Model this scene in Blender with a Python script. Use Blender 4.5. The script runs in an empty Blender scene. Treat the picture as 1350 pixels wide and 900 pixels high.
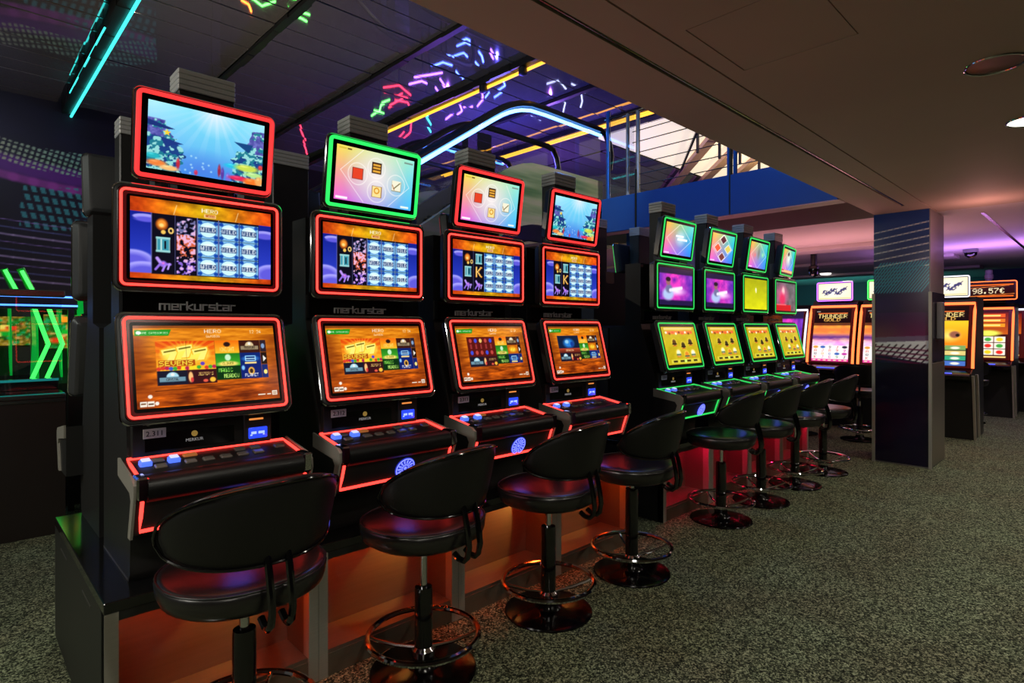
import bpy, bmesh, math, random
import numpy as np
from mathutils import Vector, Matrix, Euler
random.seed(7)
rng = np.random.RandomState(5)
S = bpy.context.scene
COL = S.collection
PI = math.pi
R = math.radians

# ------------------------------------------------------------------ camera, world, lights, exposure
cam_d = bpy.data.cameras.new('camera')
cam = bpy.data.objects.new('camera', cam_d)
COL.objects.link(cam)
cam.location = (0, 0, 1.45)
cam.rotation_euler = (R(90), 0, R(46.06 - 90))
cam_d.sensor_width = 36
cam_d.lens = 36 * 771 / 1350
cam_d.shift_y = -18 / 1350
cam_d.clip_start = 0.05
cam_d.clip_end = 200
S.camera = cam

w = bpy.data.worlds.new('world')
S.world = w
w.use_nodes = True
w.node_tree.nodes['Background'].inputs[0].default_value = (0.9, 0.85, 0.75, 1)
w.node_tree.nodes['Background'].inputs[1].default_value = 0.06

S.view_settings.view_transform = 'Standard'
S.view_settings.look = 'None'
S.view_settings.exposure = 0.0
S.view_settings.gamma = 1.0
S.view_settings.use_curve_mapping = False
S.cycles.sample_clamp_indirect = 3.0
S.cycles.max_bounces = 8
S.cycles.caustics_reflective = False
S.cycles.caustics_refractive = False

def lamp(name, kind, loc, energy, col, rot=(0, 0, 0), size=0.1, size_y=None, spot=None, blend=0.5):
    d = bpy.data.lights.new(name, kind)
    d.energy = energy
    d.color = col
    if kind == 'AREA':
        d.size = size
        if size_y:
            d.shape = 'RECTANGLE'
            d.size_y = size_y
    else:
        d.shadow_soft_size = size
    if kind == 'SPOT':
        d.spot_size = R(spot)
        d.spot_blend = blend
    o = bpy.data.objects.new(name, d)
    COL.objects.link(o)
    o.location = loc
    o.rotation_euler = rot
    return o

# downlights recessed in the low ceiling (fixtures are built with the ceiling)
DOWN_ON = [(4.62, 0.36), (6.7, 0.36), (2.35, -0.75), (4.6, -1.6), (6.7, -1.6), (0.9, 0.35), (-0.9, 1.2), (9.0, 0.3), (11.2, 0.3)]
DOWN_OFF = [(3.52, 0.40)]
for i, (x, y) in enumerate(DOWN_ON):
    lamp('downlight_lamp', 'SPOT', (x, y, 2.66), 62 if x > 0 else 40, (1.0, 0.94, 0.80), size=0.05, spot=150, blend=0.9)
# soft fill lamps added unseen, left of and behind the viewer
lamp('aisle_fill', 'AREA', (-2.2, 2.4, 2.62), 46, (1.0, 0.95, 0.84), rot=(0, R(-35), 0), size=0.8)
lamp('aisle_fill', 'AREA', (-2.4, 5.0, 3.2), 22, (0.9, 0.98, 0.88), rot=(0, R(-35), 0), size=0.8)
lamp('aisle_fill', 'AREA', (-1.2, -1.6, 2.62), 20, (1.0, 0.94, 0.82), rot=(R(35), R(-15), 0), size=0.8)
# coloured fills added without fixtures: pink over the far banks, violet and blue in the escalator void
lamp('pink_fill', 'AREA', (8.9, 3.4, 1.6), 29, (1.0, 0.42, 0.46), rot=(R(180), 0, 0), size=0.5, size_y=3.0)
lamp('violet_fill', 'AREA', (11.2, 1.2, 2.05), 34, (0.55, 0.26, 1.0), rot=(R(180), 0, 0), size=0.5, size_y=2.2)
lamp('rose_fill', 'AREA', (6.7, 3.2, 1.6), 3, (1.0, 0.25, 0.35), rot=(R(180), 0, 0), size=0.3, size_y=2.0)
lamp('rose_point_fill', 'POINT', (7.2, 0.9, 2.35), 7, (1.0, 0.42, 0.38), size=0.0)  # point fill added for the fronts of the green bank
lamp('teal_fill', 'AREA', (15.5, 4.8, 1.6), 20, (0.1, 0.8, 0.75), rot=(R(90), 0, R(-90)), size=3.0, size_y=0.5)
lamp('blue_void_fill', 'POINT', (4.4, 3.0, 4.0), 32, (0.05, 0.26, 1.0), size=0.05)  # fill added to light the fascia blue, no fixture
for lx, ly, lz, en, lc in ((6.6, 7.2, 4.0, 150, (0.12, 0.10, 1.0)), (7.4, 9.6, 3.6, 110, (0.36, 0.12, 1.0)), (8.8, 8.0, 3.8, 110, (0.34, 0.14, 1.0))):
    lamp('violet_void_fill', 'POINT', (lx, ly, lz), en, lc, size=0.0)  # fills added to tint the mirrored ceiling
lamp('hall_fill', 'POINT', (2.0, 6.4, 2.4), 100, (1.0, 0.80, 0.55), size=0.0)  # warm fill added to lift the high ceiling from below
lamp('upper_floor_fill', 'POINT', (11.5, 4.6, 3.9), 70, (1.0, 0.82, 0.58), size=0.1)  # fill added to lighten the timber boards
lamp('cladding_fill', 'SPOT', (5.2, 2.6, 4.6), 150, (1.0, 0.92, 0.74), rot=(R(58), 0, 0), size=0.05, spot=60)  # fill added to brighten the escalator cladding
lamp('mural_fill', 'SPOT', (0.2, 8.6, 4.7), 110, (0.75, 0.80, 1.0), rot=(R(55), 0, 0), size=0.2, spot=120, blend=0.9)  # fill added to brighten the mural wall

# ------------------------------------------------------------------ materials
def lin(c):
    out = []
    for v in c[:3]:
        v = v / 255
        out.append(v / 12.92 if v <= 0.04045 else ((v + 0.055) / 1.055) ** 2.4)
    return tuple(out)

MATS = {}
def M(name, col=(128, 128, 128), rough=0.5, metal=0.0, emis=None, es=1.0, var=0.08, bump=0.0, scale=40, coat=0.0, spec=0.5, aniso=None):
    if name in MATS:
        return MATS[name]
    m = bpy.data.materials.new(name)
    m.use_nodes = True
    nt = m.node_tree
    b = nt.nodes['Principled BSDF']
    c = lin(col)
    b.inputs['Roughness'].default_value = rough
    b.inputs['Metallic'].default_value = metal
    b.inputs['Coat Weight'].default_value = coat
    b.inputs['Coat Roughness'].default_value = 0.08
    b.inputs['Specular IOR Level'].default_value = spec
    tc = nt.nodes.new('ShaderNodeTexCoord')
    nz = nt.nodes.new('ShaderNodeTexNoise')
    nz.inputs['Scale'].default_value = scale
    nz.inputs['Detail'].default_value = 4
    if aniso:
        mp = nt.nodes.new('ShaderNodeMapping')
        mp.inputs['Scale'].default_value = aniso
        nt.links.new(tc.outputs['Object'], mp.inputs[0])
        nt.links.new(mp.outputs[0], nz.inputs['Vector'])
    else:
        nt.links.new(tc.outputs['Object'], nz.inputs['Vector'])
    mx = nt.nodes.new('ShaderNodeMix')
    mx.data_type = 'RGBA'
    mx.inputs['A'].default_value = tuple(v * (1 - var) for v in c) + (1,)
    mx.inputs['B'].default_value = tuple(min(1, v * (1 + var)) for v in c) + (1,)
    nt.links.new(nz.outputs['Fac'], mx.inputs['Factor'])
    nt.links.new(mx.outputs['Result'], b.inputs['Base Color'])
    if bump:
        bp = nt.nodes.new('ShaderNodeBump')
        bp.inputs['Strength'].default_value = bump
        bp.inputs['Distance'].default_value = 0.002
        nt.links.new(nz.outputs['Fac'], bp.inputs['Height'])
        nt.links.new(bp.outputs[0], b.inputs['Normal'])
    if emis:
        b.inputs['Emission Color'].default_value = tuple(emis) + (1,)
        b.inputs['Emission Strength'].default_value = es
    MATS[name] = m
    return m

def MG(name, tint, rough=0.02):
    """thin clear glass: mostly transparent, with a mirror-like film"""
    if name in MATS:
        return MATS[name]
    m = bpy.data.materials.new(name)
    m.use_nodes = True
    nt = m.node_tree
    nt.nodes.remove(nt.nodes['Principled BSDF'])
    out = nt.nodes['Material Output']
    tr = nt.nodes.new('ShaderNodeBsdfTransparent')
    tr.inputs[0].default_value = tuple(tint) + (1,)
    gl = nt.nodes.new('ShaderNodeBsdfGlossy')
    gl.inputs['Roughness'].default_value = rough
    fr = nt.nodes.new('ShaderNodeFresnel')
    fr.inputs[0].default_value = 1.5
    mx = nt.nodes.new('ShaderNodeMixShader')
    nt.links.new(fr.outputs[0], mx.inputs[0])
    nt.links.new(tr.outputs[0], mx.inputs[1])
    nt.links.new(gl.outputs[0], mx.inputs[2])
    nt.links.new(mx.outputs[0], out.inputs[0])
    MATS[name] = m
    return m

def MA(name, es=0.0, rough=0.2, base=1.0, spec=0.5):
    """colours read from the mesh's print attribute: a lit screen (es>0) or a flat print"""
    if name in MATS:
        return MATS[name]
    m = bpy.data.materials.new(name)
    m.use_nodes = True
    nt = m.node_tree
    b = nt.nodes['Principled BSDF']
    b.inputs['Roughness'].default_value = rough
    b.inputs['Specular IOR Level'].default_value = spec
    at = nt.nodes.new('ShaderNodeAttribute')
    at.attribute_name = 'print'
    if es > 0:
        b.inputs['Base Color'].default_value = (0.01, 0.01, 0.012, 1)
        nt.links.new(at.outputs['Color'], b.inputs['Emission Color'])
        b.inputs['Emission Strength'].default_value = es
    else:
        nt.links.new(at.outputs['Color'], b.inputs['Base Color'])
    MATS[name] = m
    return m

def carpet():
    m = bpy.data.materials.new('speckled_carpet')
    m.use_nodes = True
    nt = m.node_tree
    b = nt.nodes['Principled BSDF']
    b.inputs['Roughness'].default_value = 0.95
    b.inputs['Specular IOR Level'].default_value = 0.15
    tc = nt.nodes.new('ShaderNodeTexCoord')
    mxs = []
    for sc_ in (175, 92):
        vo = nt.nodes.new('ShaderNodeTexVoronoi')
        vo.inputs['Scale'].default_value = sc_
        nt.links.new(tc.outputs['Object'], vo.inputs['Vector'])
        sp = nt.nodes.new('ShaderNodeSeparateColor')
        nt.links.new(vo.outputs['Color'], sp.inputs[0])
        mxs.append(sp.outputs[0])
    n1 = nt.nodes.new('ShaderNodeMix')
    n1.inputs['Factor'].default_value = 0.4
    nt.links.new(mxs[0], n1.inputs['A'])
    nt.links.new(mxs[1], n1.inputs['B'])
    cr = nt.nodes.new('ShaderNodeValToRGB')
    e = cr.color_ramp.elements
    e[0].position, e[0].color = 0.15, lin((12, 14, 11)) + (1,)
    e[1].position, e[1].color = 0.9, lin((172, 178, 146)) + (1,)
    k = e.new(0.5)
    k.color = lin((69, 75, 58)) + (1,)
    nt.links.new(n1.outputs['Result'], cr.inputs[0])
    n2 = nt.nodes.new('ShaderNodeTexNoise')
    n2.inputs['Scale'].default_value = 2.4
    n2.inputs['Detail'].default_value = 5
    nt.links.new(tc.outputs['Object'], n2.inputs['Vector'])
    mx = nt.nodes.new('ShaderNodeMix')
    mx.data_type = 'RGBA'
    mx.blend_type = 'MULTIPLY'
    mx.inputs['Factor'].default_value = 0.8
    cr2 = nt.nodes.new('ShaderNodeValToRGB')
    cr2.color_ramp.elements[0].position, cr2.color_ramp.elements[0].color = 0.35, (0.80, 0.72, 0.66, 1)
    cr2.color_ramp.elements[1].position, cr2.color_ramp.elements[1].color = 0.65, (0.94, 1.0, 0.92, 1)
    nt.links.new(n2.outputs['Fac'], cr2.inputs[0])
    nt.links.new(cr.outputs[0], mx.inputs['A'])
    nt.links.new(cr2.outputs[0], mx.inputs['B'])
    nt.links.new(mx.outputs['Result'], b.inputs['Base Color'])
    return m

BLACK = M('black_powder_coat', (32, 32, 31), 0.42, bump=0.15, scale=300)
BLACKG = M('black_gloss', (9, 9, 10), 0.12, coat=0.5)
BEZEL = M('black_bezel_glass', (12, 11, 11), 0.25, spec=0.2)
CHAR = M('charcoal_plastic', (58, 59, 60), 0.4)
GREYP = M('grey_plastic', (112, 112, 114), 0.38)
SILVER = M('brushed_aluminium', (176, 172, 160), 0.4, 0.45, aniso=(2, 60, 60), scale=6, var=0.15)
CHROME = M('chrome', (215, 215, 218), 0.08, 1.0)
LEATHER = M('black_vinyl', (15, 15, 15), 0.42, bump=0.3, scale=160, coat=0.06)
LEATHERS = M('black_seat_vinyl', (20, 17, 18), 0.30, bump=0.06, scale=120, spec=1.0)
NEON = {
    'red': M('neon_red', (60, 5, 5), emis=(3.6, 0.135, 0.10), es=1.0),
    'redtop': M('neon_red_top', (60, 5, 5), emis=(1.35, 0.05, 0.05), es=1.0),
    'green': M('neon_green', (5, 60, 10), emis=(0.03, 1.15, 0.16), es=1.0),
    'greenb': M('neon_green_soft', (5, 60, 10), emis=(0.035, 0.80, 0.13), es=1.0),
    'orange': M('neon_orange', (60, 20, 5), emis=(3.0, 0.42, 0.10), es=1.0),
    'white': M('neon_white', (60, 60, 60), emis=(1.3, 1.3, 1.5), es=1.0),
    'yellow': M('neon_yellow', (60, 50, 5), emis=(2.2, 0.95, 0.06), es=1.0),
    'cyan': M('neon_cyan', (5, 60, 60), emis=(0.10, 1.9, 1.75), es=1.0),
    'blue': M('neon_blue', (5, 20, 60), emis=(0.20, 0.70, 3.0), es=1.3),
    'skyblue': M('neon_sky_blue', (5, 30, 60), emis=(0.30, 1.0, 2.8), es=2.6),
    'violet': M('neon_violet', (30, 5, 60), emis=(1.3, 0.35, 3.2), es=1.0),
    'lime': M('neon_lime', (20, 60, 5), emis=(0.12, 2.3, 0.22), es=1.0),
}
REFL = {
    'blue': M('refl_neon_blue', (5, 20, 60), emis=(0.7, 1.3, 9.0), es=2.6),
    'violet': M('refl_neon_violet', (30, 5, 60), emis=(3.0, 1.0, 9.0), es=2.4),
    'red': M('refl_neon_red', (60, 5, 10), emis=(9.0, 0.3, 0.7), es=1.2),
    'green': M('refl_neon_green', (5, 60, 5), emis=(1.0, 8.0, 1.0), es=2.0),
    'orange': M('refl_neon_orange', (60, 20, 5), emis=(9.0, 1.8, 0.2), es=2.0),
    'cyan': M('refl_neon_cyan', (5, 60, 60), emis=(0.3, 6.0, 7.0), es=2.0),
    'white': M('refl_neon_white', (60, 60, 60), emis=(3.0, 3.4, 6.0), es=1.0),
}
GLOWB = M('button_glow_blue', (40, 50, 90), emis=(0.10, 0.22, 1.3), es=1.0)
GLOWW = M('button_glow_white', (90, 90, 110), emis=(0.72, 0.75, 1.3), es=1.0)
EMBL = M('emblem_glow', (40, 50, 120), emis=(0.30, 0.36, 2.6), es=1.0)
EMBLB = M('emblem_back_glow', (4, 6, 40), emis=(0.02, 0.03, 0.38), es=1.0)

# ------------------------------------------------------------------ mesh builder
class MB:
    def __init__(s):
        s.v = []
        s.f = []
    def add(s, vs, fs, mat=None):
        o = len(s.v)
        if mat is not None:
            vs = [tuple(mat @ Vector(p)) for p in vs]
        s.v += [tuple(p) for p in vs]
        s.f += [tuple(i + o for i in f) for f in fs]
        return s
    def box(s, x0, x1, y0, y1, z0, z1, mat=None):
        vs = [(x, y, z) for x in (x0, x1) for y in (y0, y1) for z in (z0, z1)]
        fs = [(0, 1, 3, 2), (4, 6, 7, 5), (0, 4, 5, 1), (2, 3, 7, 6), (0, 2, 6, 4), (1, 5, 7, 3)]
        return s.add(vs, fs, mat)
    def bbox(s, x0, x1, y0, y1, z0, z1, b=0.004, mat=None):
        """box with chamfered edges: convex hull of three inset boxes"""
        bm = bmesh.new()
        for dx, dy, dz in ((0, b, b), (b, 0, b), (b, b, 0)):
            for x in (x0 + dx, x1 - dx):
                for y in (y0 + dy, y1 - dy):
                    for z in (z0 + dz, z1 - dz):
                        bm.verts.new((x, y, z))
        bmesh.ops.convex_hull(bm, input=bm.verts)
        bm.verts.index_update()
        vs = [v.co[:] for v in bm.verts]
        fs = [[v.index for v in f.verts] for f in bm.faces]
        bm.free()
        return s.add(vs, fs, mat)
    def prism(s, pts, a0, a1, axis='x', mat=None):
        """polygon pts extruded from a0 to a1; axis x: pts=(y,z); y: pts=(x,z); z: pts=(x,y)"""
        def p3(a, p):
            return (a, p[0], p[1]) if axis == 'x' else ((p[0], a, p[1]) if axis == 'y' else (p[0], p[1], a))
        n = len(pts)
        vs = [p3(a0, p) for p in pts] + [p3(a1, p) for p in pts]
        fs = [tuple(range(n))[::-1], tuple(range(n, 2 * n))] + [(i, (i + 1) % n, n + (i + 1) % n, n + i) for i in range(n)]
        return s.add(vs, fs, mat)
    def loft(s, rings, cap0=True, cap1=True, mat=None, closed=True):
        n = len(rings[0])
        vs = [p for r in rings for p in r]
        fs = []
        for k in range(len(rings) - 1):
            for i in range(n if closed else n - 1):
                j = (i + 1) % n
                fs.append((k * n + i, k * n + j, (k + 1) * n + j, (k + 1) * n + i))
        if cap0:
            fs.append(tuple(range(n))[::-1])
        if cap1:
            fs.append(tuple(range((len(rings) - 1) * n, len(rings) * n)))
        return s.add(vs, fs, mat)
    def tube(s, path, r, closed=False, n=8, mat=None):
        P = [Vector(p) for p in path]
        m = len(P)
        rings = []
        up = None
        for i in range(m):
            a = P[(i - 1) % m] if (closed or i > 0) else P[i]
            b = P[(i + 1) % m] if (closed or i < m - 1) else P[i]
            t = (b - a).normalized()
            if up is None:
                up = Vector((0, 0, 1)) if abs(t.z) < 0.9 else Vector((1, 0, 0))
            u = t.cross(up)
            if u.length < 1e-5:
                u = t.cross(Vector((0, 1, 0)))
            u.normalize()
            v = u.cross(t).normalized()
            up = v
            rr = r[i] if isinstance(r, (list, tuple)) else r
            rings.append([tuple(P[i] + u * (rr * math.cos(2 * PI * k / n)) + v * (rr * math.sin(2 * PI * k / n))) for k in range(n)])
        if closed:
            rings.append(rings[0])
            return s.loft(rings, False, False, mat)
        return s.loft(rings, True, True, mat)
    def lathe(s, prof, n=32, c=(0, 0, 0), mat=None):
        rings = [[(c[0] + r * math.cos(2 * PI * k / n), c[1] + r * math.sin(2 * PI * k / n), c[2] + z) for k in range(n)] for r, z in prof]
        return s.loft(rings, True, True, mat)
    def mesh(s, name, mat, smooth=35):
        me = bpy.data.meshes.new(name)
        me.from_pydata(s.v, [], s.f)
        bm = bmesh.new()
        bm.from_mesh(me)
        bmesh.ops.recalc_face_normals(bm, faces=bm.faces)
        bm.to_mesh(me)
        bm.free()
        if mat:
            me.materials.append(mat)
        if smooth:
            me.polygons.foreach_set('use_smooth', [True] * len(me.polygons))
            me.set_sharp_from_angle(angle=R(smooth))
        me.update()
        return me

def rrect(w, h, r, n=4, cx=0, cz=0):
    """rounded rectangle outline in (x,z)"""
    pts = []
    for sx, sz, a0 in ((1, 1, 0), (-1, 1, 90), (-1, -1, 180), (1, -1, 270)):
        for k in range(n + 1):
            a = R(a0 + 90 * k / n)
            pts.append((cx + sx * (w / 2 - r) + r * math.cos(a), cz + sz * (h / 2 - r) + r * math.sin(a)))
    return pts

def O(name, me, parent=None, loc=(0, 0, 0), rot=(0, 0, 0), scale=None):
    o = bpy.data.objects.new(name, me)
    COL.objects.link(o)
    o.location = loc
    o.rotation_euler = rot
    if scale:
        o.scale = scale
    if parent:
        o.parent = parent
    return o
def E(name, loc=(0, 0, 0), rz=0, label=None, cat=None, group=None):
    o = O(name, None, None, loc, (0, 0, rz))
    o.empty_display_size = 0.1
    return tag(o, label, cat, group)
def tag(o, label=None, cat=None, group=None, kind=None):
    if label: o['label'] = label
    if cat: o['category'] = cat
    if group: o['group'] = group
    if kind: o['kind'] = kind
    return o
CACHE = {}
def C(key, fn):
    if key not in CACHE:
        CACHE[key] = fn()
    return CACHE[key]
def bx(name, mat, *a, b=0.0):
    m = MB()
    (m.bbox(*a, b=b) if b else m.box(*a))
    return m.mesh(name, mat)
def struct(name, me, loc=(0, 0, 0), rot=(0, 0, 0), label=None):
    return tag(O(name, me, None, loc, rot), label, kind='structure')

def text_mesh(s, size, mat, ext=0.001, sx=1.0):
    cu = bpy.data.curves.new('txt', 'FONT')
    cu.body = s
    cu.size = size
    cu.extrude = ext
    cu.align_x = 'CENTER'
    cu.align_y = 'CENTER'
    cu.resolution_u = 2
    o = bpy.data.objects.new('txt', cu)
    COL.objects.link(o)
    dg = bpy.context.evaluated_depsgraph_get()
    me = bpy.data.meshes.new_from_object(o.evaluated_get(dg))
    bpy.data.objects.remove(o)
    bpy.data.curves.remove(cu)
    me.transform(Matrix.Rotation(R(90), 4, 'X') @ Matrix.Diagonal((sx, 1, 1, 1)))
    me.materials.clear()
    me.materials.append(mat)
    return me

STROKE = {
    'm': (1.5, [[(0, 0), (0, 1), (1.5, 1), (1.5, 0)], [(.75, 1), (.75, 0)]]),
    'e': (1.0, [[(1, 0), (0, 0), (0, 1), (1, 1), (1, .5), (0, .5)]]),
    'r': (0.7, [[(0, 0), (0, 1), (.7, 1)]]),
    'k': (0.9, [[(0, 0), (0, 1.45)], [(.9, 1), (0, .5), (.9, 0)]]),
    'u': (1.0, [[(0, 1), (0, 0), (1, 0), (1, 1)]]),
    's': (1.0, [[(0, 0), (1, 0), (1, .5), (0, .5), (0, 1), (1, 1)]]),
    't': (0.7, [[(0, 1.35), (0, 0), (.7, 0)], [(0, 1), (.7, 1)]]),
    'a': (1.0, [[(0, 1), (1, 1), (1, 0), (0, 0), (0, .5), (1, .5)]]),
}
def logo_mesh(word, h, mat):
    m = MB()
    x = 0
    segs = []
    for ch in word:
        wd, st = STROKE[ch]
        for pl in st:
            for a, b in zip(pl[:-1], pl[1:]):
                segs.append(((x + a[0], a[1]), (x + b[0], b[1])))
        x += wd + 0.42
    W = x - 0.42
    for (ax, az), (bx_, bz) in segs:
        dx, dz = bx_ - ax, bz - az
        L = math.hypot(dx, dz)
        ux, uz = dx / L * .13, dz / L * .13
        nx, nz = -uz, ux
        pts = [(ax - ux + nx, az - uz + nz), (ax - ux - nx, az - uz - nz), (bx_ + ux - nx, bz + uz - nz), (bx_ + ux + nx, bz + uz + nz)]
        pts = [((p[0] - W / 2) * h, p[1] * h) for p in pts]
        m.prism(pts, -0.003, 0.003, 'y')
    return m.mesh('lettering', mat, 0)

# ------------------------------------------------------------------ flat pictures (screens, prints), painted as mesh colours
F57 = {k: bytes.fromhex(v) for k, v in dict(A='7E1111117E', B='7F49494936', C='3E41414122', D='7F4141221C', E='7F49494941', F='7F09090901', G='3E4149497A', H='7F0808087F', I='00417F4100', J='2040413F01', K='7F08142241', L='7F40404040', M='7F020C027F', N='7F0408107F', O='3E4141413E', P='7F09090906', Q='3E4151215E', R='7F09192946', S='4649494931', T='01017F0101', U='3F4040403F', V='1F2040201F', W='3F4038403F', X='6314081463', Y='0708700807', Z='6151494543').items()}
F57.update({'0': bytes.fromhex('3E5149453E'), '1': bytes.fromhex('00427F4000'), '2': bytes.fromhex('4261514946'), '3': bytes.fromhex('2141454B31'), '4': bytes.fromhex('1814127F10'), '5': bytes.fromhex('2745454539'), '6': bytes.fromhex('3C4A494930'), '7': bytes.fromhex('0171090503'), '8': bytes.fromhex('3649494936'), '9': bytes.fromhex('064949291E'), '.': bytes.fromhex('0060600000'), '\u20ac': bytes.fromhex('143E554122'), ' ': bytes(5), "'": bytes.fromhex('0005030000')})

def vnoise(h, w_, fy, fx, seed, oct=4):
    r = np.random.RandomState(seed)
    out = np.zeros((h, w_))
    amp, tot = 1.0, 0
    for o in range(oct):
        gy, gx = int(fy * 2 ** o) + 2, int(fx * 2 ** o) + 2
        g = r.rand(gy + 1, gx + 1)
        y = np.linspace(0, gy - 1e-6, h)
        x = np.linspace(0, gx - 1e-6, w_)
        yi, xi = y.astype(int), x.astype(int)
        ty, tx = y - yi, x - xi
        ty = ty * ty * (3 - 2 * ty)
        tx = tx * tx * (3 - 2 * tx)
        a = g[np.ix_(yi, xi)] * (1 - tx) + g[np.ix_(yi, xi + 1)] * tx
        b = g[np.ix_(yi + 1, xi)] * (1 - tx) + g[np.ix_(yi + 1, xi + 1)] * tx
        out += amp * (a * (1 - ty[:, None]) + b * ty[:, None])
        tot += amp
        amp *= 0.55
    return out / tot

class Cv:
    def __init__(s, W, H, col=(0, 0, 0), ss=2):
        s.W, s.H, s.ss = W * ss, H * ss, ss
        s.a = np.zeros((s.H, s.W, 3)) + np.array(col, float)
        s.v, s.u = np.mgrid[0:s.H, 0:s.W]
        s.u = (s.u + .5) / s.W
        s.v = (s.v + .5) / s.H
        s.asp = W / H
    def mix(s, mask, col):
        mask = np.clip(mask, 0, 1)[..., None]
        s.a = s.a * (1 - mask) + np.asarray(col, float) * mask
        return s
    def rect(s, u0, v0, u1, v1, col, al=1):
        i0, i1 = max(0, math.ceil(v0 * s.H - .5)), max(0, math.ceil(v1 * s.H - .5))
        j0, j1 = max(0, math.ceil(u0 * s.W - .5)), max(0, math.ceil(u1 * s.W - .5))
        s.a[i0:i1, j0:j1] = s.a[i0:i1, j0:j1] * (1 - al) + np.asarray(col, float) * al
        return s
    def vgrad(s, u0, v0, u1, v1, c0, c1, al=1):
        t = np.clip((s.v - v0) / (v1 - v0), 0, 1)[..., None]
        return s.mix(((s.u >= u0) & (s.u < u1) & (s.v >= v0) & (s.v < v1)) * al, np.array(c0) * (1 - t) + np.array(c1) * t)
    def ell(s, cu, cv, ru, rv, col, soft=0.0, al=1):
        d = np.sqrt(((s.u - cu) / ru) ** 2 + ((s.v - cv) / rv) ** 2)
        return s.mix((d < 1) * al if soft == 0 else np.clip((1 - d) / soft, 0, 1) * al, col)
    def ring(s, cu, cv, ru, rv, wd, col, al=1):
        d = np.sqrt(((s.u - cu) / ru) ** 2 + ((s.v - cv) / rv) ** 2)
        return s.mix((np.abs(d - 1) < wd) * al, col)
    def poly(s, pts, col, al=1):
        ins = np.zeros(s.u.shape, bool)
        n = len(pts)
        for i in range(n):
            (x0, y0), (x1, y1) = pts[i], pts[(i + 1) % n]
            if y0 == y1:
                continue
            c = ((y0 > s.v) != (y1 > s.v)) & (s.u < (x1 - x0) * (s.v - y0) / (y1 - y0) + x0)
            ins ^= c
        return s.mix(ins * al, col)
    def line(s, p, q, wd, col, al=1):
        px, py = p[0] * s.asp, p[1]
        dx, dy = q[0] * s.asp - px, q[1] - py
        L = dx * dx + dy * dy + 1e-12
        X = s.u * s.asp - px
        Y = s.v - py
        t = np.clip((X * dx + Y * dy) / L, 0, 1)
        d = np.hypot(X - t * dx, Y - t * dy)
        return s.mix(np.clip((wd - d) / wd * 2, 0, 1) * al, col)
    def text(s, txt, u, v, h, col, wscale=1.0):
        """centred at (u,v), height h"""
        px = h / 7
        pw = px / s.asp * wscale
        x0 = u - (len(txt) * 6 - 1) * pw / 2
        y0 = v - h / 2
        for ch in txt:
            for cx, byte in enumerate(F57.get(ch, bytes(5))):
                for ry in range(7):
                    if byte >> ry & 1:
                        s.rect(x0 + cx * pw, y0 + ry * px, x0 + (cx + 1.05) * pw, y0 + (ry + 1.05) * px, col)
            x0 += 6 * pw
        return s
    def noise(s, fy, fx, seed, oct=4):
        return vnoise(s.H, s.W, fy, fx, seed, oct)
    def get(s):
        k = s.ss
        return np.clip(s.a.reshape(s.H // k, k, s.W // k, k, 3).mean((1, 3)), 0, 255)

def picture_mesh(name, cv, w_, h_, mat, bend=None, yf=0.0):
    """a flat sheet w x h in the xz plane (front faces -y), coloured per vertex; bend(s)->(y,z) curves it (s from bottom 0 to top 1)"""
    a = cv.get() / 255
    a = np.where(a <= 0.04045, a / 12.92, ((a + 0.055) / 1.055) ** 2.4)
    H, W = a.shape[:2]
    xs = np.linspace(-w_ / 2, w_ / 2, W)
    sv = np.linspace(1, 0, H)
    V = np.zeros((H, W, 3))
    V[..., 0] = xs[None, :]
    for i, s_ in enumerate(sv):
        if bend:
            y, z = bend(s_)
        else:
            y, z = yf, (s_ - .5) * h_
        V[i, :, 1] = y
        V[i, :, 2] = z
    idx = np.arange(H * W).reshape(H, W)
    f = np.stack([idx[1:, :-1], idx[1:, 1:], idx[:-1, 1:], idx[:-1, :-1]], -1).reshape(-1, 4)
    me = bpy.data.meshes.new(name)
    me.vertices.add(H * W)
    me.vertices.foreach_set('co', V.reshape(-1))
    me.loops.add(f.size)
    me.loops.foreach_set('vertex_index', f.reshape(-1).astype(np.int32))
    me.polygons.add(len(f))
    me.polygons.foreach_set('loop_start', (np.arange(len(f)) * 4).astype(np.int32))
    me.update(calc_edges=True)
    at = me.attributes.new('print', 'FLOAT_COLOR', 'POINT')
    at.data.foreach_set('color', np.concatenate([a, np.ones((H, W, 1))], -1).reshape(-1).astype(np.float32))
    me.materials.append(mat)
    me.validate()
    return me

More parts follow.
